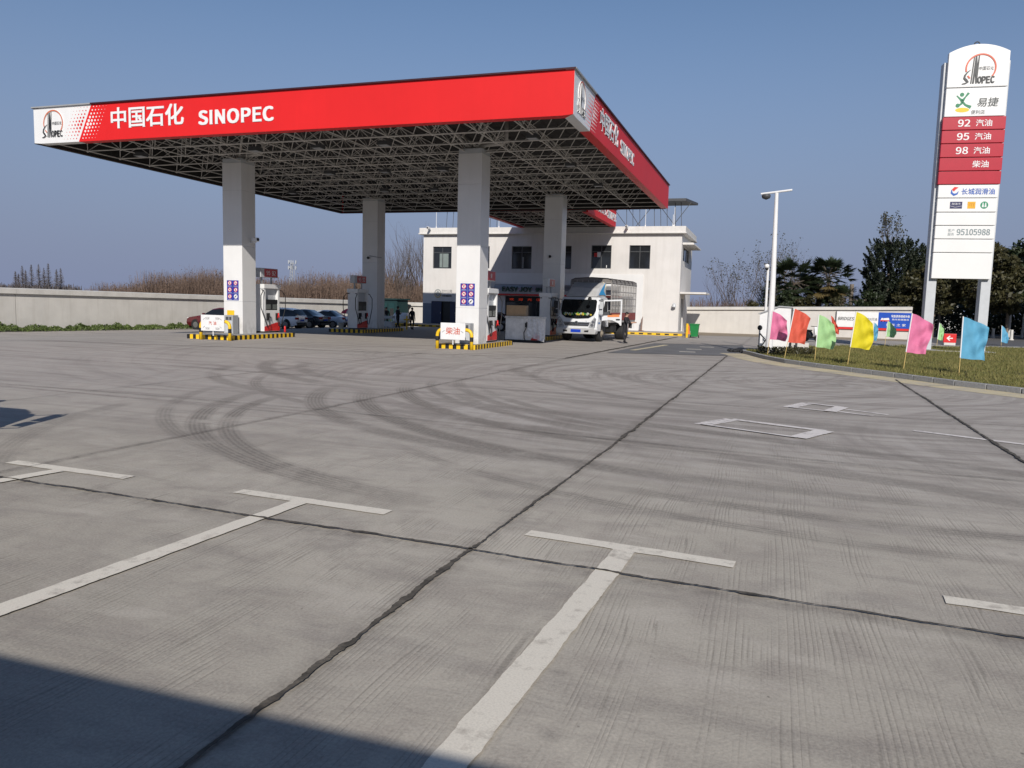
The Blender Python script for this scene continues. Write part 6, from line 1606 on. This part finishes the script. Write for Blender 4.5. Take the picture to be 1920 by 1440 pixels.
m.tube([(0, 0, 3.6), (1.3, 0, 3.0)], .12, 8); o = m.build('cut_post', BARKP, None, loc=(15.1, 70, 0)); tag(o, 'two sawn dark posts standing behind the wall left of the conifer', 'post')

def stalks(name, xy, zlo, zhi, mt, label, w=.02, lean=.18, heads=0.0):
    """mass of thin standing stems; xy (n,2) feet"""
    n = len(xy); h = rng.uniform(zlo, zhi)
    L = rng.normal(0, lean, (n, 2)) * h[:, None] * .5
    an = rng.uniform(0, PI, n); wv = np.stack([np.cos(an), np.sin(an)], 1) * w
    b0 = np.c_[xy - wv, np.zeros(n)]; b1 = np.c_[xy + wv, np.zeros(n)]; t = np.c_[xy + L, h]; mid = np.c_[xy + L * .35, h * .55]
    V = np.stack([b0, b1, mid + np.c_[wv * .8, np.zeros(n)], mid - np.c_[wv * .8, np.zeros(n)], t + np.c_[wv * .35, np.zeros(n)], t - np.c_[wv * .35, np.zeros(n)]], 1).reshape(-1, 3)
    k = np.arange(n)[:, None] * 6
    F_ = np.concatenate([k + np.array([0, 1, 2, 3]), k + np.array([3, 2, 4, 5])])
    vs = [V]; fs = [F_]; o = len(V)
    if heads:
        q = int(n * heads); i = rng.integers(0, n, q); s = rng.uniform(.25, 1.0, q)[:, None]
        C = np.c_[xy[i] + L[i] * s, h[i, None] * s] + rng.normal(0, .12, (q, 3)); v, f = leaf_cards(q, lambda _: C, .15, up=.4); vs.append(v); fs.append(f + o)
    ob = fast_mesh(name, np.concatenate(vs), np.concatenate(fs), mt)
    return tag(ob, label, 'dry scrub', kind='stuff')
def bank(n, x0, x1, y0, y1): return np.stack([rng.uniform(x0, x1, n), rng.uniform(y0, y1, n)], 1)
REED = leaf_mat('reed_mix', (.105, .070, .054), (.215, .150, .112), .9, .1)
xy = bank(38000, -77, -24, 44.5, 56)
ed = xy[:, 0] + 77
prof_ = np.clip(ed / 13, 0, 1) ** .8 * (.86 + .14 * np.sin(xy[:, 0] * .9) + .1 * np.sin(xy[:, 0] * .31))
hh = 4.7 * prof_ * rng.uniform(.55, 1.08, len(xy))
h0, h1 = hh * .9, hh * 1.02 + .05
stalks('dry_scrub', xy, h0, h1, REED, 'brown dry scrub bank beyond the long left wall', .020, .17, 2.2)
xy = bank(9000, -34, 14, 52, 60); hh = rng.uniform(1.6, 3.4, len(xy)); stalks('dry_scrub', xy, hh * .8, hh, REED, 'brown scrub behind the shop and the right wall', .025, .2, .6)
# weeds along the foot of the left wall
a, b = Vector((-38.05, .9)), Vector((-33.0, 22.5)); n = 14000; t = rng.uniform(0, 1, n) ** 1.0
wd = np.abs(rng.normal(0, .38, n)); dn = np.array([.96, -.27])
xy = np.outer(1 - t, a) + np.outer(t, b) + np.outer(.22 + wd, dn)
hgt = .78 * (.40 + .06 * np.sin(t * 23) + .10 * np.sin(t * 61) + .10 * np.sin(t * 140 + 2 * np.sin(t * 37))) * np.exp(-wd * 1.1) * rng.uniform(.35, 1.1, n) * np.clip(t * 9, .1, 1) * np.clip((1 - t) * 12, .1, 1)
C = np.c_[xy, np.maximum(.02, hgt) - .42]
v, f = leaf_cards(n, lambda _: C, .13, up=.6)
WEED = leaf_mat('weed_leaf', (.045, .075, .014), (.15, .20, .055), .65, .25)
o = fast_mesh('weeds', v, f, WEED); tag(o, 'green weeds along the foot of the long left wall', 'weeds', kind='stuff')
# grass island
KERB = [(5.6, 11.3), (5.62, 10.5), (5.92, 9.6), (6.25, 8.2), (6.6, 6.9), (7.3, 5.05), (8.3, 3.4), (9.3, 1.95), (10.35, .5), (11.6, -1.4), (12.8, -2.85), (15.5, -6.0), (19, -9.5), (26, -14)]
BACK = [(30, -10), (36, 20), (40, 34), (30.5, 31.4), (21.0, 28.4), (17.5, 26.6), (14.2, 24.4), (9.5, 20.2), (7.6, 15.5), (6.0, 12.2)]
poly = KERB + BACK
def in_poly(P, poly):
    x, y = P[:, 0], P[:, 1]; c = np.zeros(len(P), bool); n = len(poly)
    for i in range(n):
        (x0, y0), (x1, y1) = poly[i], poly[(i + 1) % n]
        c ^= ((y0 > y) != (y1 > y)) & (x < (x1 - x0) * (y - y0) / (y1 - y0 + 1e-12) + x0)
    return c
SOIL = mat('island_soil', (.125, .11, .042), .95, var=.45, scale=1.6, bump=.5, bscale=12)
m = MB(); m.add([(x, y, .10) for x, y in poly], [list(range(len(poly)))]); struct(m.build('grass_verge', SOIL))
GRASS = leaf_mat('grass_blade', (.10, .125, .026), (.31, .26, .095), .75, .25)
P = np.stack([rng.uniform(5.5, 34, 330000), rng.uniform(-8, 32, 330000)], 1); P = P[in_poly(P, poly)]
dcam = np.hypot(P[:, 0] - 6.55, P[:, 1] + 25.46); ang = np.arctan2(P[:, 0] - 6.55, P[:, 1] + 25.46)
P = P[(ang < .42) & (rng.uniform(0, 1, len(P)) < np.clip(30 / dcam, .3, 1))][:120000]
n = len(P); patch = np.sin(P[:, 0] * 1.1 + np.sin(P[:, 1] * .7) * 2) * .5 + np.sin(P[:, 1] * 1.7 + P[:, 0] * .4) * .5
h = rng.uniform(.05, .13, n) * (1 + .35 * patch); an = rng.uniform(0, PI, n); w = np.stack([np.cos(an), np.sin(an)], 1) * .011; ln = rng.normal(0, .05, (n, 2))
V = np.stack([np.c_[P - w, np.full(n, .1)], np.c_[P + w, np.full(n, .1)], np.c_[P + ln, .1 + h]], 1).reshape(-1, 3)
o = fast_mesh('grass', V, np.arange(3 * n).reshape(n, 3), GRASS); tag(o, 'patchy green and straw grass on the kerbed island', 'grass', kind='stuff')
# kerb stones: front edge
def kerb(pts, h, w, name):
    m = MB(); P_ = [Vector(p) for p in pts]; out = []
    for i, p in enumerate(P_):
        t = (P_[min(i + 1, len(P_) - 1)] - P_[max(0, i - 1)]).normalized(); out.append(Vector((t.y, -t.x)))
    for i in range(len(P_) - 1):
        n_ = max(1, round((P_[i + 1] - P_[i]).length / .9))
        for k in range(n_):
            t0, t1 = k / n_ + .006, (k + 1) / n_ - .006
            a, b = P_[i].lerp(P_[i + 1], t0), P_[i].lerp(P_[i + 1], t1); oa, ob = out[i].lerp(out[i + 1], t0), out[i].lerp(out[i + 1], t1)
            q = [a - oa * w, a + oa * 0, b + ob * 0, b - ob * w]
            m.add([(p.x, p.y, 0) for p in q] + [(p.x, p.y, h) for p in q], [(0, 1, 2, 3)[::-1], (4, 5, 6, 7), (0, 1, 5, 4), (1, 2, 6, 5), (2, 3, 7, 6), (3, 0, 4, 7)])
    return struct(m.build(name, GRANITE, bevel=.012))
kerb(KERB[::-1], .15, .16, 'kerb')
kerb(BACK[::-1][:-2], .17, .16, 'kerb')
edge = [Vector(p) for p in KERB[1:]]
for p, q in zip(edge, edge[1:]):
    d = (q - p).normalized(); nn = Vector((d.y, -d.x))
    m = MB(); a0, a1 = .04, 1.2
    m.add([(*(p + nn * a1), .005), (*(q + nn * a1), .005), (*(q + nn * a0), .005), (*(p + nn * a0), .005)], [(3, 2, 1, 0)])
    struct(m.build('road_marking', MARKY))
# low weeds at the tip of the island
C = np.c_[rng.uniform(6.1, 8.4, 1500), rng.uniform(8.6, 11.2, 1500), rng.uniform(.12, .38, 1500)]; C = C[in_poly(C[:, :2], poly)]
v, f = leaf_cards(len(C), lambda _: C, .11, up=.5); o = fast_mesh('weeds', v, f, LEAF_OL); tag(o, 'small weeds round the foot of the tall white pole', 'weeds', kind='stuff')
# pale dirt strip at the foot of the right wall
sheet('dirt_strip', [(.8, 33.0), (6, 34.6), (16.5, 36.5), (17.5, 41.3), (.8, 41.3)], 0.004, mat('dirt', (.27, .22, .155), .95, var=.3, scale=1.2, bump=.4, bscale=10))
if 0: sheet('dirt_strip', [(-29.6, -3), (-27.6, 0), (-23.0, 18.5), (-20.6, 30.0), (-22.2, 30.0), (-26.5, 18)], 0.004, mat('dirt_pale', (.30, .27, .22), .95, var=.3, scale=1.2))

SHR = broad_crown(12, 1.5, 1.2, 1.5, 1.7, 4200, 22, .24)[0]
for i, (x, y, s, lf, lab) in enumerate([(7.4, 48.5, 1.05, LEAF_DK, 'dark bushy shrub under the palm nearest the tall white pole'), (9.6, 48.0, .95, LEAF_OL, 'olive shrub between the two tall palms above the wall'), (12.4, 48.2, .95, LEAF_OL, 'olive shrub at the foot of the dark conifer, left side'), (14.9, 47.5, 1.1, LEAF_DK, 'dark shrub under the ragged conifer'), (16.9, 48.0, 1.05, LEAF_OL, 'brownish shrub at the right end of the pale wall'), (4.6, 49.0, .8, LEAF_OL, 'small shrub left of the tall white pole over the wall')]):
    r = thing('shrub', (x, y, 0), lab, 'shrub', i * 1.1, group='shrubs behind the right wall'); fast_mesh('foliage', SHR[0] * np.array([s, s, s * 1.1]), SHR[1], lf, r)
    m = MB(); m.tube([(0, 0, -.05), (0, 0, 1.2)], .07, 6); m.build('stem', BARK, r)
# dark undergrowth beneath the street trees
C = np.c_[rng.uniform(17, 62, 26000), rng.uniform(72, 80, 26000), rng.uniform(0, 1, 26000) ** .8 * 3.6]
v, f = leaf_cards(len(C), lambda _: C, .42, up=.3); o = fast_mesh('undergrowth', v, f, LEAF_DK); tag(o, 'dark undergrowth behind the street trees at right', 'undergrowth', kind='stuff')
# far things
def far_conifer(x, y, h, label, seed):
    r = thing('bald_cypress', (x, y, 0), label, 'tree', group='row of spiky leafless trees far left'); rr = random.Random(seed); m = MB()
    m.tube([(0, 0, 0), (0, 0, h)], [.22, .03], 6)
    for k in range(420):
        z = h * rr.uniform(.12, .97); l = (h - z) * .20 + .22; a = rr.uniform(0, 2 * PI); m.tube([(0, 0, z), (l * math.cos(a), l * math.sin(a), z + l * .45)], [.04, .015], 3, cap=False)
    m.build('trunk', mat('far_twig_hazed', (.105, .092, .092), .95), r)  # twig colour greyed to paint in the distance haze
for i, (x, h) in enumerate([(-292.5, 9.5), (-290.8, 8.6), (-288.6, 11.6), (-286.8, 10), (-283.6, 12.0), (-279.6, 12.2), (-276.8, 10.8), (-274.4, 12.6), (-270.0, 10.4), (-267.8, 10.8)]):
    far_conifer(x, 216, h * 1.12, 'spiky leafless conifer far away, number %s from the left of its row' % ['one', 'two', 'three', 'four', 'five', 'six', 'seven', 'eight', 'nine', 'ten'][i], i)
stalks('far_thicket', bank(2500, -330, -262, 214, 222), rng.uniform(.5, 4.0, 2500), rng.uniform(4.1, 6.0, 2500), mat('far_twig_hazed', (.075, .065, .062), .95), 'distant low thicket under the spiky trees', .25, .2)
tw = thing('lattice_mast', (-133.6, 180, 0), 'distant telecom mast with white antennas over the scrub', 'mast')
m = MB()
for sx, sy in ((-1, -1), (1, -1), (1, 1), (-1, 1)): m.tube([(sx * .9, sy * .9, 0), (sx * .35, sy * .35, 13.0)], .09, 5)
for k in range(12):
    z = k * 1.08; w = .9 - .55 * z / 13; m.tube([(-w, -w, z), (w, -w, z + 1.0)], .05, 4); m.tube([(w, -w, z), (-w, -w, z + 1.0)], .05, 4)
m.build('lattice', GREY, tw)
for z in (10.9, 12.6):
    for a in range(6): m = MB(); m.box(1.2 * math.cos(a) - .1, 1.2 * math.cos(a) + .1, 1.2 * math.sin(a) - .08, 1.2 * math.sin(a) + .08, z, z + 1.1); m.build('antenna', LGREY, tw)
hs = thing('far_house', (21.5, 78, 0), 'cream flat roofed house glimpsed between conifer and pylon', 'house')
m = MB(); m.box(-2.6, 2.4, 0, 6, 0, 5.0); m.build('wall', mat('cream', (.55, .46, .33), .85), hs); m = MB(); m.box(-2.9, 2.7, -.3, 6.3, 5.0, 5.4); m.build('roof', CORNICE, hs)
for x in (-1.6, .6): m = MB(); m.box(x - .5, x + .5, -.02, -.005, 2.6, 4.1); w = m.build('window', FRAME, hs); q = MB(); q.box(x - .42, x + .42, -.03, -.021, 2.68, 4.02); q.build('pane', GLASS, w)
hs = thing('far_house', (27.0, 92, 0), 'pale far building showing as bright gaps behind the pylon legs', 'house')
m = MB(); m.box(-4, 4, 0, 8, 0, 6.0); m.build('wall', mat('pale_far', (.60, .60, .58), .85), hs); m = MB(); m.box(-4.3, 4.3, -.3, 8.3, 6, 6.3); m.build('roof', GREYTRIM, hs)

# building behind the camera whose eave shades the foreground
sb = thing('roadside_shop', (0, 0, 0), 'long low building behind the viewpoint whose eave shades the bays', 'building')
ez = 3.5; ey = -22.58 - 1.45 * ez
m = MB(); wall_holes(m, -14, 16, 0, 3.5, [(-9, -7.5, .9, 2.4), (-3, -1.9, 0, 2.2), (3.5, 5, .9, 2.4), (9.5, 10.6, 0, 2.2)], (Vector((0, ey - 1.2, 0)), Vector((-1, 0, 0)), Vector((0, 0, 1)), Vector((0, 1, 0))))
m.quad((-16, ey - 9, 0), (14, ey - 9, 0), (14, ey - 9, 3.5), (-16, ey - 9, 3.5)); m.quad((14, ey - 9, 0), (14, ey - 1.2, 0), (14, ey - 1.2, 3.5), (14, ey - 9, 3.5)); m.quad((-16, ey - 9, 0), (-16, ey - 1.2, 0), (-16, ey - 1.2, 3.5), (-16, ey - 9, 3.5))
m.build('wall', STUCCO, sb)
m = MB(); m.box(-16.6, 14.6, ey - 9.6, ey, ez - .25, ez); m.build('roof', CORNICE, sb)
for x in (-5, -4.4): pass
for a, b, c, d in ((7.5, 9, .9, 2.4), (-5, -3.5, .9, 2.4)):
    m = MB(); m.box(a, b, ey - 1.32, ey - 1.28, c, d); w = m.build('window', FRAME, sb); q = MB(); q.box(a + .06, b - .06, ey - 1.279, ey - 1.27, c + .06, d - .06); q.build('pane', GLASS, w)
for a, b in ((1.9, 3), (-10.6, -9.5)): m = MB(); m.box(a, b, ey - 1.32, ey - 1.28, 0, 2.2); m.build('door', NAVY, sb)
